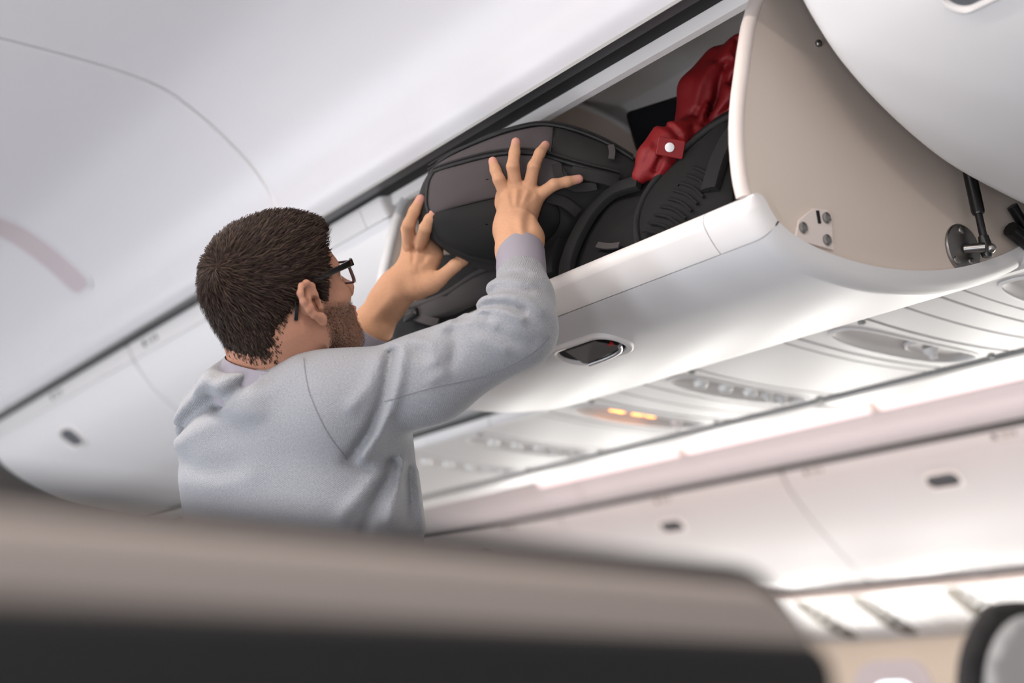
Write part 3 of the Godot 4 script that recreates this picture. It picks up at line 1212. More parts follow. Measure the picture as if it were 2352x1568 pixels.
	g.tube(PackedVector3Array([s0.lerp(s1, 0.08), s0.lerp(s1, 0.28)]), 0.0062, 12)
	g.tube(PackedVector3Array([s0.lerp(s1, 0.26), s0.lerp(s1, 0.28), s1]), [0.009, 0.0105, 0.0105], 14)
	part(t, "gas_strut", g.mesh(60.0), mats["black_plastic"])
	g = Geo.new()
	g.ball(s0 + Vector3(0, 0, 0.009), Vector3.ONE * 0.008, 12)
	part(t, "strut_ball", g.mesh(60.0), mats["steel"])
	# second black arm at the back of the bucket
	g = Geo.new()
	g.tube(PackedVector3Array([Vector3(1.905, 1.815, mz + 0.018), Vector3(1.97, 1.79, mz + 0.018)]), 0.013, 10)
	g.tube(PackedVector3Array([Vector3(1.925, 1.86, mz + 0.012), Vector3(1.985, 1.79, mz + 0.015)]), 0.009, 10)
	part(t, "hinge_arm", g.mesh(60.0), mats["black_plastic"])
	g = Geo.new()
	g.ball(Vector3(1.497, 2.032, mz + 0.004), Vector3(0.006, 0.006, 0.005), 10)
	part(t, "stop_screw", g.mesh(60.0), mats["steel"])

	# fixed housing above the open bucket: ledge, sloping roof and back
	t = thing("bin_housing", "grey inner housing above the open bin with a white front ledge", "bin housing", Vector3(1.8, 2.2, -1.85))
	g = Geo.new()
	g.prism(PackedVector2Array([Vector2(1.372, 2.092), Vector2(1.376, 2.0750), Vector2(1.390, 2.0745), Vector2(1.402, 2.086), Vector2(1.402, 2.106), Vector2(1.372, 2.106)]), Vector3(0, 0, FAR_END - 0.02), Vector3.RIGHT, Vector3.UP, Vector3(0, 0, 1.12), 0.004)
	part(t, "front_ledge", g.mesh(), mats["fascia_white"])
	g = Geo.new()
	sheet(g, curve2([Vector2(1.40, 2.10), Vector2(1.50, 2.23), Vector2(1.62, 2.34), Vector2(1.76, 2.405)], 4), 0.01, FAR_END - 0.02, NEAR_END + 0.06, 0.0, 0.0, 1.0)
	part(t, "front_slope", g.mesh(50.0), mats["liner_grey"])
	g = Geo.new()
	sheet(g, PackedVector2Array([Vector2(1.76, 2.405), Vector2(1.95, 2.425)]), 0.01, FAR_END - 0.02, NEAR_END + 0.06, 0.0, 0.0, 1.0)
	part(t, "roof_panel", g.mesh(50.0), mats["liner_grey"])
	g = Geo.new()
	sheet(g, curve2([Vector2(1.95, 2.425), Vector2(2.05, 2.395), Vector2(2.13, 2.32), Vector2(2.17, 2.2), Vector2(2.17, 1.82)], 4), 0.01, FAR_END - 0.02, NEAR_END + 0.06, 0.0, 0.0, 1.0)
	part(t, "back_panel", g.mesh(50.0), mats["liner_grey"])
	g = Geo.new()
	g.prism(PackedVector2Array([Vector2(1.40, 2.11), Vector2(2.19, 2.11), Vector2(2.19, 2.45), Vector2(1.42, 2.45)]), Vector3(0, 0, FAR_END - 0.035), Vector3.RIGHT, Vector3.UP, Vector3(0, 0, 0.012))
	part(t, "end_panel", g.mesh(), mats["liner_grey"])

	# far half of the centre row: only its undersides show
	var back_prof := curve2([Vector2(2.452, 1.796), Vector2(2.60, 1.797), Vector2(2.75, 1.819), Vector2(2.85, 1.858), Vector2(2.95, 1.915), Vector2(3.0, 1.96), Vector2(3.03, 2.01)], 4)
	var zz := [-0.85, -2.372, -3.90, -5.42, -6.94]
	var where := ["at the right edge", "right of the seat belt sign", "behind the man's waist", "farthest along"]
	for i in 4:
		t = thing("overhead_bin", "white underside of a bin beyond the service panels, " + where[i], "overhead bin", Vector3(2.75, 1.8, zz[i] - 0.76), "bins on the far side of the centre row")
		g = Geo.new()
		sheet(g, back_prof, 0.03, zz[i + 1] + 0.006, zz[i] - 0.006, 0.02, 0.02, 1.0)
		part(t, "shell", g.mesh(45.0), mats["far_white"])

	# outboard bins across the far aisle
	var far := curve2([Vector2(4.305, 2.066), Vector2(4.348, 1.995), Vector2(4.422, 1.918), Vector2(4.52, 1.833), Vector2(4.645, 1.74), Vector2(4.759, 1.657), Vector2(4.838, 1.622)], 5)
	var fz := [-1.085, -2.64, -4.193, -5.746, -7.30, -8.85]
	where = ["beyond the right edge of the picture", "the larger one at the right edge", "left of the curved seam", "just behind the man's waist", "last of the far row"]
	for i in 5:
		t = thing("overhead_bin", "closed white bin across the far aisle, " + where[i], "overhead bin", Vector3(4.5, 1.8, fz[i] - 0.77), "bins across the far aisle")
		bin(t, far, fz[i + 1] + 0.005, fz[i] - 0.005, mats["far_white"], mats["far_white"], (fz[i] + fz[i + 1]) * 0.5 - 0.03, 0.175, 0.17, 0.085, false, 1.0, 0.02, 0.06, fz[i] - 0.46 if i != 2 else fz[i] - 0.77, 0.034, 0.008)
		if i == 2:
			var q: Array = along(far, 0.033)
			var p: Vector2 = q[0]
			var tn: Vector2 = q[1]
			placard(t, Vector3(p.x, p.y, fz[i] + 0.17), Vector3.BACK, Vector3(tn.x, tn.y, 0), Vector3(tn.y, -tn.x, 0), 1.1)

# ------------------------------------------------------------------ passenger service panels
func psu_panel(z1: float, z2: float, bow: float) -> ArrayMesh:
	var g := Geo.new()
	var rows := []
	for i in 17:
		var x := -0.225 + 0.45 * i / 16.0
		var y := -bow * (1.0 - pow(x / 0.225, 2.0))
		var b := 0.002
		rows.append(PackedVector3Array([Vector3(x, y + 0.012, z1), Vector3(x, y + b, z1), Vector3(x, y, z1 + b), Vector3(x, y, z2 - b), Vector3(x, y + b, z2), Vector3(x, y + 0.012, z2)]))
	g.grid(rows, true)
	g.fan(rows[0])
	g.fan(rows[16])
	return g.mesh(30.0)

func stadium(l: float, w: float, n := 48) -> PackedVector2Array:
	# long blunt oval with slightly bowed sides
	var out := PackedVector2Array()
	for k in n:
		var a := TAU * k / n
		var c := cos(a)
		var s := sin(a)
		out.append(Vector2(l * 0.5 * signf(c) * pow(absf(c), 0.72), w * 0.5 * signf(s) * pow(absf(s), 0.62)))
	return out

# unit with an oblong recess; returns [panel mesh, bowl mesh]
func psu_unit(w: float, bow: float, rl := 0.385, rw := 0.098, deep := 0.016) -> Array:
	var n := 48
	var hole := stadium(rl, rw, n)
	var rim := stadium(rl + 0.016, rw + 0.014, n)
	var rect := PackedVector2Array()
	for p in hole:
		var k := minf(0.225 / maxf(absf(p.x), 1e-6), w * 0.5 / maxf(absf(p.y), 1e-6))
		rect.append(p * k)
	# corners
	for cx in [-1, 1]:
		for cy in [-1, 1]:
			var best := 0
			var bd := 1e9
			for i in n:
				var d := rect[i].distance_to(Vector2(cx * 0.225, cy * w * 0.5))
				if d < bd:
					bd = d
					best = i
			rect[best] = Vector2(cx * 0.225, cy * w * 0.5)
	var put := func(q: Vector2, up: float) -> Vector3: return Vector3(q.x, up - bow * (1.0 - pow(q.x / 0.225, 2.0)), q.y)
	var g := Geo.new()
	var rows := []
	for s in [[rect, 0.012], [rect, 0.0], [rim, 0.0], [rim, -0.002], [hole, -0.0025], [hole, 0.004]]:
		var ring := PackedVector3Array()
		for q in s[0]:
			ring.append(put.call(q, s[1]))
		rows.append(ring)
	g.grid(rows, true)
	var bowl := Geo.new()
	rows = []
	for s in [[1.0, 0.002], [0.95, 0.3], [0.87, 0.6], [0.72, 0.9], [0.4, 1.0]]:
		var ring := PackedVector3Array()
		for q in hole:
			ring.append(put.call(Vector2(q.x * (0.6 + 0.4 * s[0]), q.y * s[0]), maxf(s[1] * deep, 0.002)))
		rows.append(ring)
	bowl.grid(rows, true)
	bowl.fan(rows[4])
	return [g.mesh(40.0), bowl.mesh(50.0)]

func service_units() -> void:
	var bow := 0.009
	var y := 1.768
	var x := 2.200
	# dark channel over the panels, seen in the joints, and the two rails
	var tr := Node3D.new()
	tr.name = "trim_3"
	add_child(tr)
	tr.set_meta("kind", "structure")
	var g := Geo.new()
	g.box(Vector3(x, y + 0.05, -2.6), Vector3(0.47, 0.012, 4.9))
	part(tr, "channel_back", g.mesh(), mats["rail_grey"])
	g = Geo.new()
	g.box(Vector3(2.441, y + 0.008, -3.0), Vector3(0.026, 0.03, 5.6), Basis.IDENTITY, 0.003)
	part(tr, "far_rail", g.mesh(), mats["rail_grey"])
	var zr := -0.6
	for k in 10:
		g = Geo.new()
		g.prism(PackedVector2Array([Vector2(1.945, y + 0.018), Vector2(1.945, y - 0.002), Vector2(1.953, y - 0.008), Vector2(1.966, y - 0.008), Vector2(1.972, y), Vector2(1.972, y + 0.018)]), Vector3(0, 0, zr - 0.455), Vector3.RIGHT, Vector3.UP, Vector3(0, 0, 0.452), 0.001)
		part(tr, "near_rail", g.mesh(), mats["service_white"])
		zr -= 0.455
	var blanks := [[-1.31, -0.95], [-1.527, -1.477], [-1.605, -1.527], [-1.695, -1.605], [-1.905, -1.868], [-2.165, -1.905], [-2.42, -2.335], [-2.505, -2.42], [-2.72, -2.685], [-2.975, -2.72], [-3.23, -3.145], [-3.315, -3.23], [-3.75, -3.485], [-4.05, -3.75], [-4.35, -4.05], [-4.85, -4.35]]
	for b in blanks:
		var p := part(tr, "panel", psu_panel(b[0] + 0.0025, b[1] - 0.0025, bow), mats["service_white"])
		p.position = Vector3(x, y, 0)
	var um := psu_unit(0.160, bow)
	var lamp := Geo.new()
	lamp.lathe(Vector3.ZERO, Vector3.DOWN, PackedVector2Array([Vector2(0.017, 0), Vector2(0.016, 0.010), Vector2(0.012, 0.015), Vector2(0.0105, 0.012), Vector2(0.0, 0.0125)]), 18)
	var lamp_mesh := lamp.mesh(50.0)
	var noz := Geo.new()
	noz.lathe(Vector3.ZERO, Vector3(0.25, -1, 0.1), PackedVector2Array([Vector2(0.016, 0), Vector2(0.015, 0.008), Vector2(0.009, 0.014), Vector2(0.008, 0.022), Vector2(0.004, 0.024), Vector2(0.0, 0.021)]), 16)
	var noz_mesh := noz.mesh(50.0)
	var knob := Geo.new()
	knob.lathe(Vector3.ZERO, Vector3.DOWN, PackedVector2Array([Vector2(0.0075, -0.004), Vector2(0.0075, 0.003), Vector2(0.005, 0.006), Vector2(0.0, 0.006)]), 14)
	var knob_mesh := knob.mesh(50.0)
	var zs := [-1.395, -1.781, -2.25, -2.595, -3.06, -3.40]
	var kinds := ["speaker", "speaker", "lamps", "sign", "lamps", "lamps"]
	var says := ["white service unit with an oblong recess at the right edge, under the bin", "white service unit with the largest smooth oblong recess", "white service unit with a row of small reading lights in its recess", "white service unit with glowing orange signs in its recess", "white service unit with reading lights, just left of the orange signs", "white service unit farthest left, beside the man's sleeve"]
	for i in zs.size():
		var t := thing("service_unit", says[i], "service unit", Vector3(x, y, zs[i]), "service units under the open bin")
		part(t, "panel", um[0], mats["service_white"], "", true)
		part(t, "recess", um[1], mats["recess_grey"], "", true)
		for e in [-0.205, 0.207]:
			var k := part(t, "release_knob", knob_mesh, mats["rail_grey"], "", true)
			k.position = Vector3(e, -0.002, 0.045 if e > 0 else 0.068)
		if kinds[i] == "lamps":
			for j in 3:
				var r := part(t, "reading_light", lamp_mesh, mats["lens_clear"], "", true)
				r.position = Vector3(-0.11 + 0.075 * j, 0.005, -0.008)
			for j in 2:
				var r := part(t, "air_nozzle", noz_mesh, mats["service_white"], "", true)
				r.position = Vector3(0.09 + 0.045 * j, 0.005, -0.006)
		elif kinds[i] == "speaker":
			var r := part(t, "air_nozzle", noz_mesh, mats["service_white"], "", true)
			r.position = Vector3(0.075, 0.004, 0.0)
			var s := Geo.new()
			s.lathe(Vector3(0.09, 0.0065, 0.0), Vector3.DOWN, PackedVector2Array([Vector2(0.085, 0), Vector2(0.08, 0.006), Vector2(0.072, 0.002), Vector2(0, 0.002)]), 24)
			var sm := part(t, "speaker_ring", s.mesh(40.0), mats["recess_grey"], "", true)
			sm.scale = Vector3(1, 1, 0.5)
		else:
			# no smoking and seat belt signs
			var s := Geo.new()
			for part_of in [[-0.080, 0.032, 0.018], [-0.060, 0.020, 0.026]]:
				s.prism(rounded(part_of[1], part_of[2], 0.005, 4), Vector3(part_of[0], 0.006, 0.004), Vector3.RIGHT, Vector3.BACK, Vector3(0, -0.005, 0), 0.001)
			part(t, "no_smoking_sign", s.mesh(), mats["sign_glow"], "glowing orange sign", true)
			s = Geo.new()
			for part_of in [[-0.008, 0.032, 0.026], [0.014, 0.014, 0.015], [0.036, 0.024, 0.028]]:
				s.prism(rounded(part_of[1], part_of[2], 0.005, 4), Vector3(part_of[0], 0.006, 0.004), Vector3.RIGHT, Vector3.BACK, Vector3(0, -0.005, 0), 0.001)
			part(t, "seat_belt_sign", s.mesh(), mats["sign_glow"], "glowing orange sign", true)
			var r := part(t, "air_nozzle", noz_mesh, mats["service_white"], "", true)
			r.position = Vector3(0.12, 0.004, -0.006)
			var l := OmniLight3D.new()
			l.name = "sign_light"
			t.add_child(l)
			l.position = Vector3(-0.06, -0.012, 0.03)
			l.light_color = Color(1.0, 0.6, 0.25)
			l.light_energy = 0.00003
			l.light_size = 0.02
			l.omni_range = 10.0
			l.shadow_enabled = true

	# far side: the same panels tilted under the outboard bins
	var d := Vector3(0.42, -0.18, 0).normalized()
	var nb := Basis(d, Vector3(-d.y, d.x, 0), Vector3.BACK)
	var mid := Vector3(5.062, 1.498, 0)
	var tr2 := Node3D.new()
	tr2.name = "trim_4"
	add_child(tr2)
	tr2.set_meta("kind", "structure")
	g = Geo.new()
	g.box(mid + nb * Vector3(0, 0.045, -4.3), Vector3(0.50, 0.012, 8.0), nb)
	part(tr2, "channel_back", g.mesh(), mats["service_white"])
	zr = -1.2
	for k in 20:
		g = Geo.new()
		g.box(Vector3(4.847, 1.592, zr - 0.14), Vector3(0.012, 0.026, 0.292), nb, 0.002)
		part(tr2, "near_rail", g.mesh(), mats["tan_edge"])
		zr -= 0.30
	var fb := [[-2.6, -2.2], [-3.2, -2.6], [-3.70, -3.2], [-4.08, -3.94], [-4.22, -4.08], [-4.505, -4.44], [-4.572, -4.505], [-5.00, -4.79], [-5.5, -5.0], [-6.0, -5.5], [-6.6, -6.0], [-7.2, -6.6]]
	for b in fb:
		var p := part(tr2, "panel", psu_panel(b[0] + 0.003, b[1] - 0.003, 0.0), mats["service_white"])
		p.transform = Transform3D(nb, mid)
	var fu := psu_unit(0.215, 0.0, 0.40, 0.135, 0.03)
	var fuw := psu_unit(0.235, 0.0, 0.40, 0.15, 0.04)
	var fzs := [-3.82, -4.33, -4.682]
	var fsay := ["bright white service unit across the far aisle, partly behind the right seat", "bright white service unit across the far aisle, second from the right seat", "bright white service unit across the far aisle, left end above the foreground seat"]
	for i in 3:
		var t := thing("service_unit", fsay[i], "service unit", mid + Vector3(0, 0, fzs[i]), "service units across the far aisle")
		t.basis = nb
		part(t, "panel", fuw[0] if i == 0 else fu[0], mats["service_white"], "", true)
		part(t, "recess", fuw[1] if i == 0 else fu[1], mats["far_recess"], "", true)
		for j in 3:
			var r := part(t, "reading_light", lamp_mesh, mats["lens_clear"], "", true)
			r.position = Vector3(-0.03 + 0.07 * j, 0.022, -0.008)
		var r2 := part(t, "air_nozzle", noz_mesh, mats["service_white"], "", true)
		r2.position = Vector3(-0.10, 0.020, 0.0)

# ------------------------------------------------------------------ luggage
# a stuffed soft shape: closed outline in a frame, bulging to the front and back
class Pillow:
	var f: Transform3D
	var line := PackedVector2Array()
	var df := 0.05
	var db := 0.1
	var soft := 0.55

	func _init(frame: Transform3D, outline: Array, front: float, back: float) -> void:
		f = frame
		df = front
		db = back
		var n := outline.size()
		for i in n:
			for k in 4:
				var a: Vector2 = outline[i]
				line.append(a.cubic_interpolate(outline[(i + 1) % n], outline[(i + n - 1) % n], outline[(i + 2) % n], k / 4.0))
		var c := centre()
		for i in line.size():
			line[i] -= c
		f.origin += f.basis.x * c.x + f.basis.y * c.y

	func centre() -> Vector2:
		var c := Vector2.ZERO
		for p in line:
			c += p
		return c / line.size()

	func reach(q: Vector2) -> float:
		# how far out q lies: 0 at the middle, 1 on the outline
		var l := q.length()
		if l < 1e-6:
			return 0.0
		var d := q / l
		for i in line.size():
			var a := line[i]
			var b := line[(i + 1) % line.size()]
			var den := d.cross(b - a)
			if absf(den) < 1e-9:
				continue
			var s := a.cross(b - a) / den
			var t := a.cross(d) / den
			if s > 0.0 and t >= -1e-6 and t <= 1.0 + 1e-6:
				return minf(l / s, 1.0)
		return 1.0

	func height(r: float) -> float:
		return df * pow(maxf(0.0, 1.0 - pow(r, 4.0)), soft)

	func face(q: Vector2, lift := 0.0) -> Vector3:
		return f.origin + f.basis.x * q.x + f.basis.y * q.y + f.basis.z * (height(reach(q)) + lift)

	# a point given in the frame the outline was drawn in
	func local(p: Vector2, frame: Transform3D) -> Vector2:
		var w := frame.origin + frame.basis.x * p.x + frame.basis.y * p.y - f.origin
		return Vector2(w.dot(f.basis.x), w.dot(f.basis.y))

	func body(g: Geo, wob := 0.0, noise: FastNoiseLite = null) -> void:
		var rows := []
		for i in range(-9, 13):
			var a := PI * 0.5 * i / (12.0 if i > 0 else 9.0) * (0.995 if i > 0 else 1.0)
			var s := pow(maxf(cos(a), 0.0), 0.5)
			var h := 0.0
			if i >= 0:
				h = height(s)
			else:
				h = -db * pow(sin(-a), 0.7)
				s = pow(maxf(cos(a), 0.0), 0.35)
			var ring := PackedVector3Array()
			for p in line:
				var q := p * s
				var w := f.origin + f.basis.x * q.x + f.basis.y * q.y + f.basis.z * h
				if noise:
					w += f.basis.z * noise.get_noise_3dv(w) * wob
				ring.append(w)
			rows.append(ring)
		g.grid(rows, true)

	func patch(g: Geo, frame: Transform3D, outline: Array, lift: float, puff: float) -> void:
		var loc := PackedVector2Array()
		var n := outline.size()
		for i in n:
			for k in 4:
				var a: Vector2 = outline[i]
				loc.append(local(a.cubic_interpolate(outline[(i + 1) % n], outline[(i + n - 1) % n], outline[(i + 2) % n], k / 4.0), frame))
		var c := Vector2.ZERO
		for p in loc:
			c += p
		c /= loc.size()
		var rows := []
		for s in [[1.0, -0.004], [1.0, lift * 0.6], [0.985, lift], [0.9, lift + puff * 0.3], [0.75, lift + puff * 0.6], [0.5, lift + puff * 0.9], [0.25, lift + puff], [0.02, lift + puff]]:
			var ring := PackedVector3Array()
			for p in loc:
				ring.append(face(c + (p - c) * s[0], s[1]))
			rows.append(ring)
		g.grid(rows, true)

	func cord(g: Geo, frame: Transform3D, pts: PackedVector2Array, r: float, lift := 0.0, n := 6) -> void:
		var path := PackedVector3Array()
		for p in pts:
			path.append(face(local(p, frame), lift))
		g.tube(path, r, n)

func ribbon(g: Geo, path: PackedVector3Array, n: Vector3, w: float, t: float) -> void:
	var rows := []
	var m := path.size()
	for i in m:
		var tan := (path[mini(i + 1, m - 1)] - path[maxi(i - 1, 0)]).normalized()
		var side := tan.cross(n).normalized()
		var nn := side.cross(tan).normalized()
		var ring := PackedVector3Array()
		for q in [[-1.0, -0.5], [-1.0, 0.2], [-0.9, 0.5], [-0.4, 0.62], [0.4, 0.62], [0.9, 0.5], [1.0, 0.2], [1.0, -0.5]]:
			ring.append(path[i] + side * w * 0.5 * q[0] + nn * t * q[1])
		rows.append(ring)
	g.grid(rows, true)
	g.fan(rows[0])
	g.fan(rows[m - 1])

func luggage() -> void:
	var nz := FastNoiseLite.new()
	nz.seed = 7
	nz.frequency = 9.0
	# big grey and black backpack the man pushes in
	var fr := Transform3D(Basis(Vector3(0.7607, -0.0000, 0.6491), Vector3(-0.1040, 0.9871, 0.1219), Vector3(-0.6407, -0.1602, 0.7509)), Vector3(1.3318, 1.9193, -1.8481))
	var pil := Pillow.new(fr, [Vector2(-0.1875, -0.0533), Vector2(-0.1915, -0.0115), Vector2(-0.1819, 0.0261), Vector2(-0.1604, 0.0534), Vector2(-0.1147, 0.0805), Vector2(-0.0616, 0.1034), Vector2(-0.0163, 0.1159), Vector2(0.0250, 0.1217), Vector2(0.0696, 0.1167), Vector2(0.1174, 0.0972), Vector2(0.1611, 0.0711), Vector2(0.1935, 0.0412), Vector2(0.1889, 0.0113), Vector2(0.1441, -0.0131), Vector2(0.0913, -0.0598), Vector2(0.0236, -0.1097), Vector2(-0.0435, -0.1268), Vector2(-0.0955, -0.1175), Vector2(-0.1326, -0.0997), Vector2(-0.1622, -0.0776)], 0.052, 0.15)
	var t := thing("backpack", "grey and black backpack held by the man's two hands", "backpack", pil.f.origin - Vector3(0, 0.12, 0))
	var g := Geo.new()
	pil.body(g, 0.006, nz)
	part(t, "body", g.soft_mesh(), mats["bag_dark"])
	g = Geo.new()
	pil.patch(g, fr, [Vector2(-0.1719, 0.0425), Vector2(-0.1300, 0.0651), Vector2(-0.0618, 0.0889), Vector2(-0.0091, 0.1026), Vector2(0.0448, 0.1049), Vector2(0.0407, 0.0580), Vector2(-0.0249, 0.0623), Vector2(-0.0699, 0.0581), Vector2(-0.1152, 0.0493), Vector2(-0.1583, 0.0411)], 0.003, 0.003)
	part(t, "top_pocket", g.soft_mesh(), mats["bag_grey"])
	g = Geo.new()
	pil.patch(g, fr, [Vector2(-0.1584, 0.0351), Vector2(-0.1153, 0.0432), Vector2(-0.0700, 0.0520), Vector2(-0.0250, 0.0555), Vector2(0.0197, 0.0521), Vector2(0.0567, 0.0400), Vector2(0.0721, 0.0009), Vector2(0.0445, -0.0070), Vector2(-0.0511, -0.0161), Vector2(-0.1164, -0.0287), Vector2(-0.1579, -0.0362), Vector2(-0.1697, -0.0214), Vector2(-0.1685, 0.0119)], 0.006, 0.006)
	part(t, "front_pocket", g.soft_mesh(), mats["bag_grey"])
	g = Geo.new()
	pil.patch(g, fr, [Vector2(-0.1579, -0.0378), Vector2(-0.1052, -0.0277), Vector2(-0.0511, -0.0176), Vector2(0.0333, -0.0096), Vector2(0.0544, -0.0584), Vector2(0.0090, -0.1032), Vector2(-0.0507, -0.1146), Vector2(-0.0990, -0.1069), Vector2(-0.1361, -0.0891), Vector2(-0.1598, -0.0641)], 0.008, 0.012)
	part(t, "mesh_panel", g.soft_mesh(), mats["bag_black"], "black mesh lower panel")
	for z in [[Vector2(-0.1718, 0.0470), Vector2(-0.1299, 0.0697), Vector2(-0.0618, 0.0935), Vector2(-0.0090, 0.1080), Vector2(0.0359, 0.1106), Vector2(0.0878, 0.0969), Vector2(0.1390, 0.0736), Vector2(0.1789, 0.0478)], [Vector2(-0.1583, 0.0373), Vector2(-0.1152, 0.0455), Vector2(-0.0700, 0.0543), Vector2(-0.0249, 0.0585), Vector2(0.0198, 0.0551), Vector2(0.0641, 0.0404), Vector2(0.1082, 0.0266), Vector2(0.1559, 0.0149)], [Vector2(-0.1583, 0.0366), Vector2(-0.1677, 0.0179), Vector2(-0.1711, -0.0123), Vector2(-0.1677, -0.0351)]]:
		g = Geo.new()
		pil.cord(g, fr, curve2(z, 5), 0.0032, 0.007)
		part(t, "zip", g.mesh(60.0), mats["zip_black"])
		g = Geo.new()
		var off := []
		for p in z:
			off.append(p + Vector2(0, 0.0075))
		pil.cord(g, fr, curve2(off, 5), 0.0022, 0.006)
		part(t, "zip_piping", g.mesh(60.0), mats["bag_dark"])
	g = Geo.new()
	pil.cord(g, fr, curve2([Vector2(0.0470, 0.1048), Vector2(0.0450, 0.0813), Vector2(0.0421, 0.0550)], 4), 0.0015, 0.006)
	part(t, "seam", g.mesh(60.0), mats["zip_black"])
	g = Geo.new()
	var pull := PackedVector3Array()
	for p in curve2([Vector2(0.1426, 0.0697), Vector2(0.1445, 0.0568), Vector2(0.1427, 0.0433)], 3):
		pull.append(pil.face(pil.local(p, fr), 0.010))
	ribbon(g, pull, pil.f.basis.z, 0.011, 0.003)
	part(t, "zip_pull", g.mesh(), mats["strap_grey"])
	for w in [[[Vector2(0.0529, 0.0356), Vector2(0.0575, 0.0128), Vector2(0.0816, -0.0047), Vector2(0.1164, -0.0023)], 0.016], [[Vector2(0.0770, 0.0218), Vector2(0.1153, 0.0128), Vector2(0.1519, 0.0038)], 0.020], [[Vector2(0.0345, -0.0202), Vector2(0.0625, -0.0287), Vector2(0.0843, -0.0446)], 0.018]]:
		g = Geo.new()
		var path := PackedVector3Array()
		for p in curve2(w[0], 4):
			path.append(pil.face(pil.local(p, fr), 0.012))
		ribbon(g, path, pil.f.basis.z, w[1], 0.004)
		part(t, "side_strap", g.mesh(), mats["bag_dark"])
	# bottom edge roll
	g = Geo.new()
	pil.cord(g, fr, curve2([Vector2(-0.1619, -0.0505), Vector2(-0.1472, -0.0774), Vector2(-0.1101, -0.1013), Vector2(-0.0656, -0.1156), Vector2(-0.0211, -0.1201)], 4), 0.008, -0.002, 8)
	part(t, "bottom_roll", g.mesh(60.0), mats["bag_black"])

	# dark bag under it with a grey flap and a buckle
	var fl := Transform3D(Basis(Vector3(0.2121, -0.0000, 0.9772), Vector3(0.1296, 0.9912, -0.0281), Vector3(-0.9686, 0.1327, 0.2103)), Vector3(1.3484, 1.7870, -2.0691))
	var low := Pillow.new(fl, [Vector2(-0.1864, -0.0437), Vector2(-0.1812, -0.0103), Vector2(-0.1513, 0.0128), Vector2(-0.1038, 0.0487), Vector2(-0.0879, 0.0984), Vector2(-0.0480, 0.1023), Vector2(0.0689, 0.0572), Vector2(0.1756, 0.0363), Vector2(0.2150, -0.0056), Vector2(0.1981, -0.0343), Vector2(0.1225, -0.0386), Vector2(0.0178, -0.0503), Vector2(-0.0816, -0.0587), Vector2(-0.1509, -0.0627)], 0.02, 0.07)
	t = thing("shoulder_bag", "black bag with grey flap edge and plastic buckle under the backpack", "bag", low.f.origin - Vector3(0, 0.1, 0))
	g = Geo.new()
	low.body(g, 0.006, nz)
	part(t, "body", g.soft_mesh(), mats["bag_black"])
	g = Geo.new()
	low.patch(g, fl, [Vector2(-0.1589, 0.0153), Vector2(-0.1232, -0.0001), Vector2(-0.0782, -0.0050), Vector2(-0.0112, 0.0007), Vector2(0.0672, 0.0278), Vector2(0.1355, 0.0290), Vector2(0.1436, 0.0022), Vector2(0.0780, -0.0167), Vector2(0.0095, -0.0292), Vector2(-0.0629, -0.0315), Vector2(-0.1170, -0.0171)], 0.010, 0.008)
	part(t, "flap", g.soft_mesh(), mats["strap_grey"])
	g = Geo.new()
	low.cord(g, fl, curve2([Vector2(-0.1592, 0.0171), Vector2(-0.1238, 0.0036), Vector2(-0.0789, -0.0005), Vector2(-0.0119, 0.0060), Vector2(0.0667, 0.0313), Vector2(0.1244, 0.0349)], 5), 0.0055, 0.014, 8)
	part(t, "flap_piping", g.mesh(60.0), mats["strap_grey"])
	g = Geo.new()
	var bo := low.face(low.local(Vector2(-0.1013, -0.0203), fl), 0.020)
	var bb := Basis(fl.basis.z, 0.25) * fl.basis
	g.box(bo, Vector3(0.034, 0.018, 0.010), bb, 0.003)
	var bk := part(t, "buckle", g.mesh(), mats["black_plastic"])
	g = Geo.new()
	g.box(bo + bb.z * 0.004, Vector3(0.020, 0.008, 0.006), bb, 0.002)
	part(bk, "tongue", g.mesh(), mats["strap_grey"])
	g = Geo.new()
	var web := PackedVector3Array()
	for p in curve2([Vector2(-0.1400, 0.0016), Vector2(-0.1218, -0.0091), Vector2(-0.0742, -0.0318), Vector2(-0.0383, -0.0450)], 4):
		web.append(low.face(low.local(p, fl), 0.012))
	ribbon(g, web, fl.basis.z, 0.016, 0.003)
	part(t, "webbing", g.mesh(), mats["strap_grey"])

	# black backpack on the right
	var fp := Transform3D(Basis(Vector3(0.2163, -0.0000, 0.9763), Vector3(0.3648, 0.9276, -0.0808), Vector3(-0.9056, 0.3736, 0.2007)), Vector3(1.4447, 1.8500, -1.6590))
	var pk := Pillow.new(fp, [Vector2(-0.2192, -0.0855), Vector2(-0.2255, -0.0279), Vector2(-0.1957, 0.0303), Vector2(-0.1406, 0.0762), Vector2(-0.0707, 0.0991), Vector2(0.0073, 0.1170), Vector2(0.0685, 0.1594), Vector2(0.1252, 0.1766), Vector2(0.1838, 0.1760), Vector2(0.2305, 0.0954), Vector2(0.2535, -0.0349), Vector2(0.2138, -0.0690), Vector2(0.1062, -0.0884), Vector2(-0.0254, -0.1086), Vector2(-0.1202, -0.1265), Vector2(-0.1781, -0.1229)], 0.022, 0.11)
	t = thing("backpack", "black backpack with padded straps under the red jacket", "backpack", pk.f.origin - Vector3(0, 0.12, 0))
	g = Geo.new()
	pk.body(g, 0.008, nz)
	part(t, "body", g.soft_mesh(), mats["bag_black"])
	g = Geo.new()
	pk.patch(g, fp, [Vector2(0.0026, -0.0636), Vector2(-0.0052, -0.0075), Vector2(0.0095, 0.0337), Vector2(0.0476, 0.0769), Vector2(0.0950, 0.1166), Vector2(0.1345, 0.1305), Vector2(0.1668, 0.0103), Vector2(0.1730, -0.0610), Vector2(0.1051, -0.0838), Vector2(0.0329, -0.0982)], 0.004, 0.012)
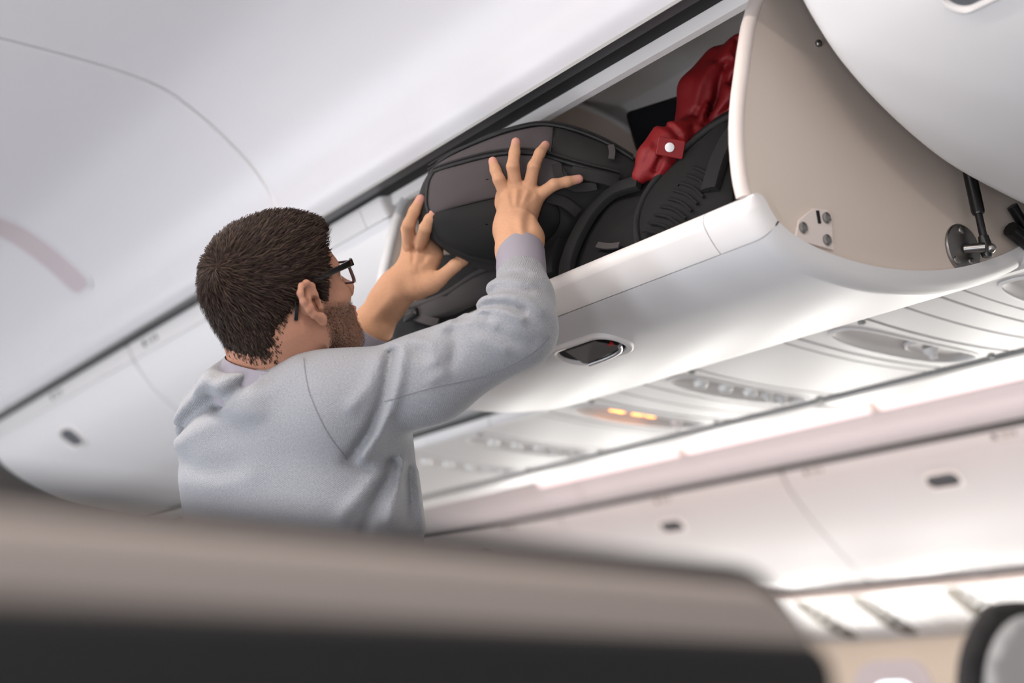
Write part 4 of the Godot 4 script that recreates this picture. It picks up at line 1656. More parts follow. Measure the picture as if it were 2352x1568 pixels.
	part(t, "mesh_panel", g.soft_mesh(), mats["bag_black"])
	g = Geo.new()
	pk.cord(g, fp, curve2([Vector2(0.0088, -0.0916), Vector2(-0.0051, -0.0256), Vector2(0.0059, 0.0302), Vector2(0.0429, 0.0784), Vector2(0.0939, 0.1217), Vector2(0.1405, 0.1424)], 5), 0.006, 0.006, 8)
	part(t, "panel_piping", g.mesh(60.0), mats["strap_black"])
	for k in 9:
		g = Geo.new()
		var a := Vector2(0.0214, -0.0688).lerp(Vector2(0.1099, 0.0469), k / 9.0)
		var b := Vector2(0.0749, -0.0968).lerp(Vector2(0.1619, -0.0057), k / 9.0)
		pk.cord(g, fp, curve2([a, a.lerp(b, 0.5) + Vector2(0.002, 0.004), b], 3), 0.0026, 0.0175, 6)
		part(t, "mesh_rib", g.mesh(60.0), mats["bag_black"])
	for w in [[[Vector2(-0.0700, 0.0893), Vector2(-0.1125, 0.0789), Vector2(-0.1528, 0.0511), Vector2(-0.1792, 0.0017), Vector2(-0.1905, -0.0514), Vector2(-0.1842, -0.1034)], 0.056, 0.018], [[Vector2(-0.0099, 0.0398), Vector2(-0.0640, 0.0381), Vector2(-0.0986, 0.0111), Vector2(-0.1189, -0.0340), Vector2(-0.1287, -0.0815), Vector2(-0.1289, -0.1128)], 0.026, 0.012], [[Vector2(0.1417, -0.0255), Vector2(0.1455, 0.0351), Vector2(0.1568, 0.0809), Vector2(0.1696, 0.0993)], 0.03, 0.012]]:
		g = Geo.new()
		var path := PackedVector3Array()
		for p in curve2(w[0], 5):
			path.append(pk.face(pk.local(p, fp), 0.016))
		ribbon(g, path, fp.basis.z, w[1], w[2])
		part(t, "shoulder_strap", g.mesh(50.0), mats["strap_black"])
	g = Geo.new()
	var st := pk.face(pk.local(Vector2(-0.1438, 0.0264), fp), 0.03)
	g.box(st, Vector3(0.022, 0.010, 0.006), Basis(fp.basis.z, 0.9) * fp.basis, 0.002)
	part(t, "strap_adjuster", g.mesh(), mats["black_plastic"])
	g = Geo.new()
	var tag := PackedVector3Array()
	for p in curve2([Vector2(-0.0771, -0.0638), Vector2(-0.0527, -0.0731), Vector2(-0.0295, -0.0759)], 3):
		tag.append(pk.face(pk.local(p, fp), 0.008))
	ribbon(g, tag, fp.basis.z, 0.012, 0.003)
	part(t, "loop_label", g.mesh(), mats["strap_grey"])

	# tablet leaning behind the jacket
	var tb := Basis(Vector3(0.62, 0.28, 0.73).normalized(), 0.0)
	var ex := Vector3(0.64, 0.22, 0.73).normalized()
	var ez := ex.cross(Vector3(-0.2, 1.0, -0.1)).normalized()
	var ey := ez.cross(ex)
	var to := Vector3(1.6258, 2.1137, -1.8250)
	g = Geo.new()
	g.prism(rounded(0.13, 0.085, 0.009, 4), to - ez * 0.004, ex, ey, ez * 0.008, 0.0015)
	t = thing("tablet", "dark glossy tablet leaning behind the red jacket cuff", "tablet", to)
	part(t, "case", g.mesh(), mats["black_plastic"])
	for sgn in [-1.0, 1.0]:
		g = Geo.new()
		g.prism(rounded(0.118, 0.073, 0.005, 4), to + ez * 0.0041 * sgn, ex, ey, ez * 0.0006 * sgn)
		part(t, "glass", g.mesh(), mats["tablet_glass"])

	red_jacket()

func red_jacket() -> void:
	var t := thing("jacket", "crumpled red jacket with white snap on its cuff, lying on the black backpack", "jacket", Vector3(1.5419, 2.0559, -1.6499) - Vector3(0, 0.1, 0))
	var f := Field.new()
	f.fdir = Vector3(-0.60, -0.22, 0.76).normalized()
	# heap of the jacket's body
	f.cap(Vector3(1.5897, 2.1253, -1.5685), Vector3(1.6232, 2.1231, -1.5205), 0.050, 0.060, 0.02)
	f.cap(Vector3(1.5818, 2.1182, -1.5764), Vector3(1.5464, 2.0801, -1.6262), 0.040, 0.036, 0.012)
	f.cap(Vector3(1.5464, 2.0801, -1.6262), Vector3(1.5269, 2.0228, -1.6460), 0.038, 0.026, 0.012)
	f.cap(Vector3(1.5830, 2.1057, -1.6049), Vector3(1.5668, 2.0444, -1.6236), 0.040, 0.030, 0.010)
	f.cap(Vector3(1.5710, 2.1317, -1.6174), Vector3(1.5371, 2.0881, -1.6428), 0.034, 0.030, 0.012)
	f.cap(Vector3(1.5364, 2.0845, -1.6444), Vector3(1.5289, 2.0233, -1.6570), 0.030, 0.024, 0.012)
	f.cap(Vector3(1.6004, 2.0661, -1.5423), Vector3(1.5550, 2.0524, -1.5787), 0.045, 0.032, 0.010)
	f.cap(Vector3(1.5560, 2.0454, -1.5803), Vector3(1.5153, 2.0001, -1.6236), 0.026, 0.020, 0.010)
	f.cap(Vector3(1.5380, 2.0069, -1.6054), Vector3(1.4972, 1.9752, -1.6317), 0.020, 0.016, 0.010)
	# sleeve end hanging to the left
	f.cap(Vector3(1.5064, 2.0001, -1.6298), Vector3(1.4695, 1.9729, -1.6329), 0.022, 0.032, 0.010)
	f.cap(Vector3(1.4600, 1.9778, -1.6380), Vector3(1.4377, 1.9416, -1.6465), 0.027, 0.027, 0.010)
	f.cap(Vector3(1.4671, 1.9551, -1.6278), Vector3(1.4461, 1.9328, -1.6372), 0.024, 0.024, 0.010)
	f.cap(Vector3(1.4380, 1.9395, -1.6470), Vector3(1.4254, 1.9141, -1.6641), 0.027, 0.015, 0.008)
	f.cap(Vector3(1.4476, 1.9307, -1.6368), Vector3(1.4409, 1.9170, -1.6460), 0.018, 0.014, 0.008)
	# folds
	f.fold([Vector3(1.5391, 2.1411, -1.5356), Vector3(1.5358, 2.1238, -1.5436), Vector3(1.5478, 2.1029, -1.5420)], -0.010, 0.006)
	f.fold([Vector3(1.5283, 2.1030, -1.5556), Vector3(1.5230, 2.0718, -1.5695), Vector3(1.5237, 2.0475, -1.5770), Vector3(1.5154, 2.0163, -1.5930)], -0.016, 0.007)
	f.fold([Vector3(1.5094, 2.1031, -1.5688), Vector3(1.4976, 2.0719, -1.5872), Vector3(1.4951, 2.0337, -1.6015)], 0.006, 0.007)
	f.fold([Vector3(1.5642, 2.1306, -1.5214), Vector3(1.5521, 2.1133, -1.5356), Vector3(1.5429, 2.0960, -1.5477), Vector3(1.5297, 2.0856, -1.5603)], 0.008, 0.007)
	f.fold([Vector3(1.5686, 2.0820, -1.5342), Vector3(1.5481, 2.0807, -1.5490), Vector3(1.5382, 2.0682, -1.5600)], -0.010, 0.006)
	f.fold([Vector3(1.5691, 2.0389, -1.5479), Vector3(1.5489, 2.0362, -1.5630), Vector3(1.5310, 2.0183, -1.5814), Vector3(1.5127, 2.0024, -1.5994)], -0.010, 0.006)
	f.fold([Vector3(1.4973, 2.0268, -1.6022), Vector3(1.5028, 2.0094, -1.6040), Vector3(1.4966, 1.9921, -1.6140)], -0.006, 0.005)
	f.fold([Vector3(1.5105, 2.0371, -1.5896), Vector3(1.5074, 2.0184, -1.5979), Vector3(1.5009, 2.0025, -1.6076)], 0.004, 0.005)
	f.fold([Vector3(1.4553, 1.9215, -1.6660), Vector3(1.4589, 1.9367, -1.6585), Vector3(1.4630, 1.9492, -1.6516)], -0.010, 0.0045)
	f.fold([Vector3(1.4394, 1.9333, -1.6733), Vector3(1.4439, 1.9507, -1.6645), Vector3(1.4507, 1.9645, -1.6552)], -0.004, 0.004)
	f.fold([Vector3(1.4541, 2.0006, -1.6410), Vector3(1.4671, 1.9922, -1.6346), Vector3(1.4786, 1.9783, -1.6311)], -0.009, 0.006)
	var g := Geo.new()
	f.net(0.0042, g)
	part(t, "cloth", g.soft_mesh(), mats["jacket_red"])
	# cuff tab with the snap
	g = Geo.new()
	var ex := Vector3(0.85, -0.18, 0.50).normalized()
	var ez := Vector3(-0.58, -0.22, 0.78)
	ez = (ez - ex * ez.dot(ex)).normalized()
	var ey := ez.cross(ex)
	var c := Vector3(1.4350, 1.9419, -1.6003)
	g.prism(rounded(0.044, 0.030, 0.003, 3), c, ex, ey, ez * 0.004, 0.001)
	var tab := part(t, "cuff_tab", g.mesh(), mats["jacket_red"])
	g = Geo.new()
	g.lathe(c + ez * 0.004 - ex * 0.002, ez, PackedVector2Array([Vector2(0.0078, 0), Vector2(0.0078, 0.0012), Vector2(0.0062, 0.0022), Vector2(0.0, 0.0026)]), 20)
	part(tab, "snap", g.mesh(50.0), mats["snap_white"], "white round snap")

# ------------------------------------------------------------------ the man
# head frame: x forward (face), y up, z to his right; origin between the ears
const HEAD := Transform3D(Basis(Vector3(0.835, 0.550, 0.016), Vector3(-0.543, 0.818, 0.192), Vector3(0.093, -0.169, 0.981)), Vector3(0.933, 1.673, -1.934))

func head_field() -> Field:
	var f := Field.new()
	f.ell(Vector3(-0.012, 0.050, 0), Vector3(0.100, 0.088, 0.074), 0.02)
	f.ell(Vector3(0.040, 0.045, 0), Vector3(0.050, 0.062, 0.060), 0.03)
	f.ell(Vector3(0.040, -0.022, 0), Vector3(0.052, 0.074, 0.054), 0.03)
	f.cap(Vector3(0.071, -0.085, -0.012), Vector3(0.071, -0.085, 0.012), 0.0165, 0.0165, 0.022)
	f.ell(Vector3(0.074, -0.048, 0), Vector3(0.024, 0.032, 0.028), 0.022)
	for s in [-1.0, 1.0]:
		f.cap(Vector3(-0.002, -0.048, 0.052 * s), Vector3(0.070, -0.086, 0.016 * s), 0.014, 0.015, 0.03)
		f.cap(Vector3(-0.004, 0.0, 0.056 * s), Vector3(0.0, -0.045, 0.052 * s), 0.014, 0.013, 0.03)
		f.ell(Vector3(0.060, -0.012, 0.042 * s), Vector3(0.024, 0.018, 0.020), 0.02)
		f.cap(Vector3(0.084, 0.032, 0.012 * s), Vector3(0.070, 0.034, 0.046 * s), 0.011, 0.010, 0.018)
		f.ell(Vector3(0.102, 0.016, 0.031 * s), Vector3(0.020, 0.013, 0.017), 0.014, 1)
		f.ell(Vector3(0.074, 0.014, 0.031 * s), Vector3(0.0125, 0.0125, 0.0125), 0.004)
		f.ell(Vector3(0.103, -0.021, 0.011 * s), Vector3(0.0095, 0.0075, 0.0065), 0.008)
		f.cap(Vector3(-0.030, -0.030, 0.048 * s), Vector3(-0.010, -0.150, 0.034 * s), 0.016, 0.016, 0.03)
	f.cap(Vector3(0.088, 0.026, 0), Vector3(0.110, -0.010, 0), 0.0075, 0.0095, 0.014)
	f.ell(Vector3(0.112, -0.014, 0), Vector3(0.011, 0.009, 0.010), 0.008)
	f.ell(Vector3(0.099, -0.0455, 0), Vector3(0.0085, 0.0055, 0.021), 0.006)
	f.ell(Vector3(0.0975, -0.0565, 0), Vector3(0.0085, 0.0065, 0.019), 0.006)
	f.cap(Vector3(0.108, -0.0508, -0.018), Vector3(0.108, -0.0508, 0.018), 0.002, 0.002, 0.004, 1)
	# neck down into the collar
	var base := HEAD.affine_inverse() * Vector3(0.925, 1.515, -1.995)
	f.cap(Vector3(-0.032, -0.005, 0), base, 0.058, 0.062, 0.035)
	f.ell(Vector3(-0.060, -0.020, 0), Vector3(0.050, 0.050, 0.054), 0.04)
	return f

func skin_tone(p: Vector3, n: FastNoiseLite) -> Color:
	# p in the head frame; linear colours
	var k := 0.5 + 0.5 * n.get_noise_3dv(p * 260.0)
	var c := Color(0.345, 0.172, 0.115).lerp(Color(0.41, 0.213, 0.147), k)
	var side := absf(p.z)
	var beard := beard_at(p)
	if lips_at(p):
		c = c.lerp(Color(0.46, 0.19, 0.16), 0.7)
	var speck := 0.5 + 0.5 * n.get_noise_3dv(p * 900.0)
	c = c.lerp(Color(0.10, 0.065, 0.050), beard * (0.22 + 0.5 * speck))
	# brows
	if side > 0.012 and side < 0.052 and p.y > 0.031 and p.y < 0.041 and p.x > 0.06:
		c = c.lerp(Color(0.05, 0.03, 0.025), 0.8)
	return c

func lips_at(p: Vector3) -> bool:
	return p.x > 0.094 and p.y > -0.062 and p.y < -0.040 and absf(p.z) < 0.021

func beard_at(p: Vector3) -> float:
	# jaw, chin, lip and the front of the neck
	if lips_at(p) or p.x > 0.098 and p.y > -0.030:
		return 0.0
	var a := smoothstep(0.000, 0.016, p.x)
	var top := -0.010 - clampf((p.x - 0.03) / 0.055, 0.0, 1.0) * 0.020
	a *= 1.0 - smoothstep(top - 0.012, top + 0.008, p.y)
	return a * smoothstep(-0.135, -0.100, p.y)

func ear(g: Geo, s: float) -> void:
	var f := Field.new()
	# drawn in the head frame; x forward, y up, tilted back a little
	var o := Vector3(-0.004, 0.004, 0.071 * s)
	var at := func(x: float, y: float, z: float) -> Vector3: return o + Vector3(x * 0.97 - y * 0.16, y + x * 0.12, z * s)
	var hel := []
	var rad := []
	for q in [[0.010, 0.000, 0.006, 0.0028], [0.010, 0.012, 0.009, 0.0034], [0.012, 0.024, 0.011, 0.0042], [0.004, 0.033, 0.014, 0.0046], [-0.008, 0.034, 0.018, 0.0048], [-0.018, 0.027, 0.021, 0.0048], [-0.022, 0.014, 0.0225, 0.0046], [-0.021, 0.000, 0.022, 0.0044], [-0.017, -0.012, 0.020, 0.0042], [-0.010, -0.021, 0.016, 0.0046]]:
		hel.append(at.call(q[0], q[1], q[2]))
		rad.append(q[3])
	f.chain(hel, rad, 0.004)
	f.ell(at.call(-0.002, -0.027, 0.011), Vector3(0.0085, 0.0105, 0.0052), 0.008)
	f.chain([at.call(-0.009, -0.016, 0.014), at.call(-0.012, 0.000, 0.0165), at.call(-0.009, 0.012, 0.016), at.call(-0.002, 0.021, 0.013)], [0.0042, 0.0042, 0.004, 0.0032], 0.006)
	f.cap(at.call(0.009, -0.004, 0.007), at.call(0.008, -0.012, 0.008), 0.0045, 0.0042, 0.005)
	# thin sheet joining them to the head, with the hollow left open
	f.ell(at.call(-0.006, 0.010, 0.007), Vector3(0.019, 0.026, 0.0055), 0.006, 0, Basis(Vector3.UP, -0.42 * s))
	f.ell(at.call(0.000, -0.002, 0.014), Vector3(0.0085, 0.012, 0.0085), 0.004, 1)
	f.ell(at.call(-0.012, 0.018, 0.021), Vector3(0.0045, 0.013, 0.0045), 0.003, 1, Basis(Vector3.BACK, -0.25))
	f.net(0.0016, g)

func man() -> void:
	var t := thing("person", "man in a grey sweater and glasses reaching up to the open bin", "person", Vector3(1.0, 0.0, -2.0))
	var n := FastNoiseLite.new()
	n.seed = 3
	n.frequency = 1.0
	# ---- body: head, neck, hands and the frame under the clothes
	var all := Geo.new()
	var g := Geo.new()
	head_field().net(0.003, g)
	beard(t, g, n)
	ear(g, 1.0)
	ear(g, -1.0)
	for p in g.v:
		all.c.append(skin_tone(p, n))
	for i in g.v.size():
		g.v[i] = HEAD * g.v[i]
	all.add(g)
	hands(all, n)
	g = Geo.new()
	var fr := Field.new()
	fr.cap(Vector3(0.985, 1.47, -1.995), Vector3(1.02, 1.00, -2.00), 0.06, 0.075, 0.06)
	fr.cap(Vector3(0.93, 1.53, -1.995), Vector3(0.985, 1.47, -1.995), 0.05, 0.06, 0.06)
	fr.cap(Vector3(0.9806, 1.5052, -1.8692), Vector3(0.9515, 1.5288, -2.1852), 0.04, 0.04, 0.06)
	fr.chain([Vector3(0.9850, 1.5115, -1.8640), Vector3(1.1706, 1.6037, -1.6659), Vector3(1.2258, 1.7310, -1.7247)], [0.04, 0.034, 0.028], 0.02)
	fr.chain([Vector3(0.9450, 1.5324, -2.1886), Vector3(1.13, 1.50, -2.33), Vector3(1.1663, 1.7138, -2.0944)], [0.04, 0.034, 0.028], 0.02)
	for s in [-1.0, 1.0]:
		fr.chain([Vector3(1.00, 0.95, -2.0 + 0.09 * s), Vector3(1.01, 0.50, -2.0 + 0.11 * s), Vector3(0.98, 0.09, -2.0 + 0.12 * s)], [0.075, 0.05, 0.035], 0.04)
	fr.net(0.014, g)
	for p in g.v:
		all.c.append(Color(0.46, 0.25, 0.175))
	all.add(g)
	part(t, "body", all.soft_mesh(), mats["skin"])
	for s in [-1.0, 1.0]:
		g = Geo.new()
		g.ball(HEAD * Vector3(0.0765, 0.0145, 0.031 * s), Vector3.ONE * 0.0122, 16)
		part(t, "eye", g.mesh(60.0), mats["eye_white"])
	hair(t, n)
	clothes(t)
	glasses()

func finger(f: Field, pts: Array, r: Array) -> void:
	f.chain(pts, r, 0.004)

func hands(all: Geo, n: FastNoiseLite) -> void:
	# right hand, flat on the backpack, fingers spread
	var f := Field.new()
	f.chain([Vector3(1.2256, 1.7164, -1.7233), Vector3(1.2455, 1.7766, -1.7592), Vector3(1.2539, 1.8175, -1.7805), Vector3(1.2659, 1.8523, -1.7936)], [0.033, 0.0325, 0.0295, 0.028], 0.02)
	f.ell(Vector3(1.2516, 1.8301, -1.7944), Vector3(0.018, 0.028, 0.020), 0.02)
	f.cap(Vector3(1.2613, 1.8205, -1.7654), Vector3(1.2623, 1.7999, -1.7525), 0.021, 0.024, 0.02)
	for q in [[[Vector3(1.2637, 1.8475, -1.7992), Vector3(1.2612, 1.8919, -1.8142)], 0.0175, 0.0125], [[Vector3(1.2678, 1.8509, -1.7951), Vector3(1.2724, 1.9002, -1.8012)], 0.018, 0.0125], [[Vector3(1.2725, 1.8509, -1.7919), Vector3(1.2893, 1.8973, -1.7902)], 0.018, 0.0125], [[Vector3(1.2775, 1.8488, -1.7891), Vector3(1.3052, 1.8896, -1.7841)], 0.019, 0.012]]:
		f.cap(q[0][0], q[0][1], q[1], q[2], 0.018)
	finger(f, [Vector3(1.2608, 1.8913, -1.8148), Vector3(1.2423, 1.9127, -1.8081), Vector3(1.2395, 1.9309, -1.8142), Vector3(1.2402, 1.9494, -1.8228)], [0.0118, 0.0100, 0.0090, 0.0076])
	finger(f, [Vector3(1.2726, 1.8988, -1.8015), Vector3(1.2542, 1.9307, -1.7850), Vector3(1.2586, 1.9566, -1.7861), Vector3(1.2648, 1.9784, -1.7910)], [0.0118, 0.0104, 0.0090, 0.0076])
	finger(f, [Vector3(1.2895, 1.8959, -1.7905), Vector3(1.2823, 1.9305, -1.7653), Vector3(1.2929, 1.9551, -1.7625), Vector3(1.3058, 1.9733, -1.7640)], [0.0115, 0.0100, 0.0088, 0.0074])
	finger(f, [Vector3(1.3035, 1.8889, -1.7830), Vector3(1.3142, 1.9018, -1.7537), Vector3(1.3339, 1.9080, -1.7429), Vector3(1.3526, 1.9143, -1.7353)], [0.0114, 0.0098, 0.0086, 0.0074])
	# thumb, under the palm
	f.chain([Vector3(1.2659, 1.8527, -1.8149), Vector3(1.2665, 1.8805, -1.8307), Vector3(1.2651, 1.9051, -1.8362)], [0.015, 0.012, 0.009], 0.012)
	# tendons and knuckles
	f.fdir = Vector3(-0.56, -0.30, 0.77).normalized()
	f.fold([Vector3(1.2599, 1.8613, -1.7973), Vector3(1.2500, 1.8841, -1.7968)], 0.0014, 0.004)
	f.fold([Vector3(1.2661, 1.8626, -1.7925), Vector3(1.2617, 1.8916, -1.7861)], 0.0016, 0.004)
	f.fold([Vector3(1.2727, 1.8612, -1.7884), Vector3(1.2774, 1.8887, -1.7761)], 0.0016, 0.004)
	f.fold([Vector3(1.2782, 1.8598, -1.7850), Vector3(1.2901, 1.8818, -1.7695)], 0.0014, 0.004)
	f.fold([Vector3(1.2588, 1.8682, -1.7958), Vector3(1.2569, 1.8889, -1.7904)], -0.0012, 0.004)
	f.fold([Vector3(1.2700, 1.8716, -1.7869), Vector3(1.2709, 1.8888, -1.7806)], -0.0012, 0.004)
	f.fold([Vector3(1.2834, 1.8681, -1.7787), Vector3(1.2856, 1.8804, -1.7731)], -0.0016, 0.005)
	f.fold([Vector3(1.2752, 1.8406, -1.7933), Vector3(1.2824, 1.8199, -1.7951)], 0.003, 0.008)
	f.fold([Vector3(1.2847, 1.8474, -1.7845), Vector3(1.2866, 1.8267, -1.7899)], -0.004, 0.007)
	for k in [Vector3(1.2509, 1.9288, -1.7816), Vector3(1.2796, 1.9287, -1.7615), Vector3(1.3114, 1.8996, -1.7488), Vector3(1.2358, 1.9089, -1.7987)]:
		f.fold([k - Vector3(0.004, 0, 0.003), k + Vector3(0.004, 0, 0.003)], 0.0012, 0.003)
	var g := Geo.new()
	f.net(0.0024, g)
	var tips := [Vector3(1.2402, 1.9494, -1.8228), Vector3(1.2648, 1.9784, -1.7910), Vector3(1.3058, 1.9733, -1.7640), Vector3(1.3526, 1.9143, -1.7353), Vector3(1.1772, 1.9083, -1.9486), Vector3(1.1918, 1.8812, -1.9296), Vector3(1.2658, 1.8188, -1.9334)]
	hand_tone(g, all, n, tips)
	all.add(g)

	# left hand, round the corner of the backpack, thumb out to the right
	f = Field.new()
	f.fdir = Vector3(-0.56, -0.30, 0.77).normalized()
	f.chain([Vector3(1.1612, 1.6740, -2.1425), Vector3(1.1715, 1.7128, -2.1037), Vector3(1.1838, 1.7576, -2.0615), Vector3(1.1933, 1.7810, -2.0383), Vector3(1.2045, 1.7982, -2.0210)], [0.037, 0.035, 0.0305, 0.028, 0.027], 0.02)
	f.ell(Vector3(1.1816, 1.7692, -2.0403), Vector3(0.024, 0.028, 0.022), 0.02)
	for q in [[[Vector3(1.2044, 1.7961, -2.0281), Vector3(1.2014, 1.8518, -2.0247)], 0.020, 0.0125], [[Vector3(1.2078, 1.7967, -2.0192), Vector3(1.2082, 1.8517, -2.0111)], 0.020, 0.0125], [[Vector3(1.2128, 1.7952, -2.0099), Vector3(1.2179, 1.8462, -1.9935)], 0.020, 0.013], [[Vector3(1.2180, 1.7930, -2.0070), Vector3(1.2311, 1.8292, -1.9860)], 0.019, 0.0135]]:
		f.cap(q[0][0], q[0][1], q[1], q[2], 0.02)
	finger(f, [Vector3(1.1892, 1.8444, -2.0041), Vector3(1.1691, 1.8676, -1.9726), Vector3(1.1712, 1.8880, -1.9582), Vector3(1.1772, 1.9083, -1.9486)], [0.0122, 0.0108, 0.0098, 0.0082])
	finger(f, [Vector3(1.2000, 1.8425, -1.9844), Vector3(1.1861, 1.8575, -1.9451), Vector3(1.1871, 1.8692, -1.9343), Vector3(1.1918, 1.8812, -1.9296)], [0.0122, 0.0108, 0.0096, 0.0084])
	finger(f, [Vector3(1.2049, 1.8558, -2.0336), Vector3(1.2050, 1.8880, -2.0420), Vector3(1.2202, 1.9116, -2.0426), Vector3(1.2279, 1.9282, -2.0380)], [0.011, 0.0092, 0.008, 0.007])
	finger(f, [Vector3(1.2309, 1.8306, -1.9857), Vector3(1.2484, 1.8570, -2.0027), Vector3(1.2593, 1.8763, -2.0204), Vector3(1.2613, 1.8870, -2.0281)], [0.0125, 0.0105, 0.009, 0.008])
	f.chain([Vector3(1.2109, 1.7719, -2.0062), Vector3(1.2219, 1.7760, -1.9845), Vector3(1.2306, 1.7817, -1.9703)], [0.021, 0.0155, 0.0128], 0.014)
	finger(f, [Vector3(1.2295, 1.7802, -1.9715), Vector3(1.2476, 1.8025, -1.9490), Vector3(1.2576, 1.8124, -1.9413), Vector3(1.2674, 1.8198, -1.9358)], [0.0128, 0.0112, 0.0104, 0.0086])
	f.fold([Vector3(1.1986, 1.8024, -2.0112), Vector3(1.1901, 1.8386, -2.0053)], 0.0016, 0.005)
	f.fold([Vector3(1.2047, 1.8024, -2.0069), Vector3(1.2024, 1.8386, -1.9967)], 0.0016, 0.005)
	f.fold([Vector3(1.2146, 1.8059, -1.9988), Vector3(1.2242, 1.8240, -1.9862)], 0.0018, 0.006)
	f.fold([Vector3(1.1995, 1.8169, -2.0059), Vector3(1.1957, 1.8422, -2.0002)], -0.0016, 0.004)
	f.fold([Vector3(1.2148, 1.8168, -1.9951), Vector3(1.2177, 1.8385, -1.9860)], -0.002, 0.005)
	f.fold([Vector3(1.1608, 1.7266, -2.0624), Vector3(1.1805, 1.7591, -2.0380)], 0.003, 0.010)
	f.fold([Vector3(1.1778, 1.7156, -2.0541), Vector3(1.1969, 1.7517, -2.0289)], -0.002, 0.008)
	g = Geo.new()
	f.net(0.0024, g)
	hand_tone(g, all, n, tips)
	all.add(g)

func hand_tone(g: Geo, all: Geo, n: FastNoiseLite, tips: Array) -> void:
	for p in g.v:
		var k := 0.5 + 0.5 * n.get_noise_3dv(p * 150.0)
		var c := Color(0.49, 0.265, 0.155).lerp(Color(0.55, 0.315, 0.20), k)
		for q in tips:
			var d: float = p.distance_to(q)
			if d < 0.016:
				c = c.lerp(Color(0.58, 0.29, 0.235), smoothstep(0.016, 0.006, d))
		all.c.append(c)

func hair_outline() -> PackedVector2Array:
	return PackedVector2Array([Vector2(0.20, 0.30), Vector2(0.108, 0.090), Vector2(0.074, 0.080), Vector2(0.058, 0.062), Vector2(0.054, 0.040), Vector2(0.038, 0.026), Vector2(0.034, -0.004), Vector2(0.017, -0.006), Vector2(0.010, 0.026), Vector2(-0.004, 0.038), Vector2(-0.022, 0.036), Vector2(-0.034, 0.018), Vector2(-0.036, -0.015), Vector2(-0.046, -0.048), Vector2(-0.066, -0.084), Vector2(-0.20, -0.10), Vector2(-0.30, 0.30)])

func hair(t: Node3D, n: FastNoiseLite) -> void:
	var f := Field.new()
	f.ell(Vector3(-0.018, 0.053, 0), Vector3(0.108, 0.098, 0.082), 0.02)
	f.ell(Vector3(0.035, 0.075, 0), Vector3(0.060, 0.062, 0.064), 0.03)
	f.ell(Vector3(0.070, 0.098, 0.0), Vector3(0.026, 0.020, 0.046), 0.02)
	f.ell(Vector3(-0.066, -0.018, 0), Vector3(0.052, 0.066, 0.060), 0.03)
	f.ell(Vector3(0.020, 0.020, 0), Vector3(0.04, 0.05, 0.071), 0.02)
	f.poly = hair_outline()
	var g := Geo.new()
	f.net(0.0035, g)
	# normals for growing strands
	var nn := PackedVector3Array()
	nn.resize(g.v.size())
	for k in g.t.size() / 3:
		var a := g.t[k * 3]
		var b := g.t[k * 3 + 1]
		var d := g.t[k * 3 + 2]
		var w := (g.v[d] - g.v[a]).cross(g.v[b] - g.v[a])
		nn[a] += w
		nn[b] += w
		nn[d] += w
	var rng := RandomNumberGenerator.new()
	rng.seed = 12
	var base_count := g.v.size()
	for i in base_count:
		g.c.append(Color(0.020, 0.0135, 0.0105))
		g.v[i] += nn[i].normalized() * 0.0016 * n.get_noise_3dv(g.v[i] * 90.0)
	var whorl := Vector3(-0.088, 0.105, 0.02)
	for k in 17000:
		var i := rng.randi() % base_count
		var p := g.v[i] + Vector3(rng.randf() - 0.5, rng.randf() - 0.5, rng.randf() - 0.5) * 0.0036
		var m := nn[i].normalized()
		var tip := p - f.A[0]
		if m.dot(tip) < 0.0:
			m = -m
			if m.dot(tip.normalized()) < 0.3:
				continue
		var flow := p - whorl
		var swirl := (m.cross(flow.normalized())) * 0.35
		flow = flow.normalized() + swirl + Vector3(0.25, 0.0, 0.0) * smoothstep(0.02, 0.10, p.y)
		flow += Vector3(-0.10, -0.9, 0) * smoothstep(0.06, -0.01, p.y)
		var tuft := n.get_noise_3dv(p * 55.0)
		flow += Vector3(n.get_noise_3dv(p * 70.0 + Vector3(9, 0, 0)), n.get_noise_3dv(p * 70.0 + Vector3(0, 9, 0)), n.get_noise_3dv(p * 70.0 + Vector3(0, 0, 9))) * 0.55
		flow += Vector3(rng.randf() - 0.5, rng.randf() - 0.5, rng.randf() - 0.5) * 0.35
		flow = (flow - m * flow.dot(m)).normalized()
		var len := (0.012 + 0.012 * rng.randf()) * (1.0 if p.y > 0.02 else 0.42)
		var lift := (0.0022 + 0.0028 * rng.randf() + 0.002 * tuft) * (1.0 if p.y > 0.02 else 0.6)
		var side := flow.cross(m).normalized() * (0.00055 + 0.0003 * rng.randf())
		var tone := rng.randf()
		var c := Color(0.016, 0.0105, 0.008).lerp(Color(0.060, 0.040, 0.030), tone * tone)
		var pts := [p - m * 0.001, p + flow * len * 0.5 + m * lift, p + flow * len + m * lift * 0.75]
		var b := g.v.size()
		g.v.append_array(PackedVector3Array([pts[0] - side, pts[0] + side, pts[1] - side * 0.9, pts[1] + side * 0.9, pts[2]]))
		for e in 5:
			g.c.append(c)
		g.quad(b, b + 1, b + 3, b + 2)
		g.tri(b + 2, b + 3, b + 4)
	for i in g.v.size():
		g.v[i] = HEAD * g.v[i]
	part(t, "hair", g.soft_mesh(), mats["hair"], "short dark brown hair")

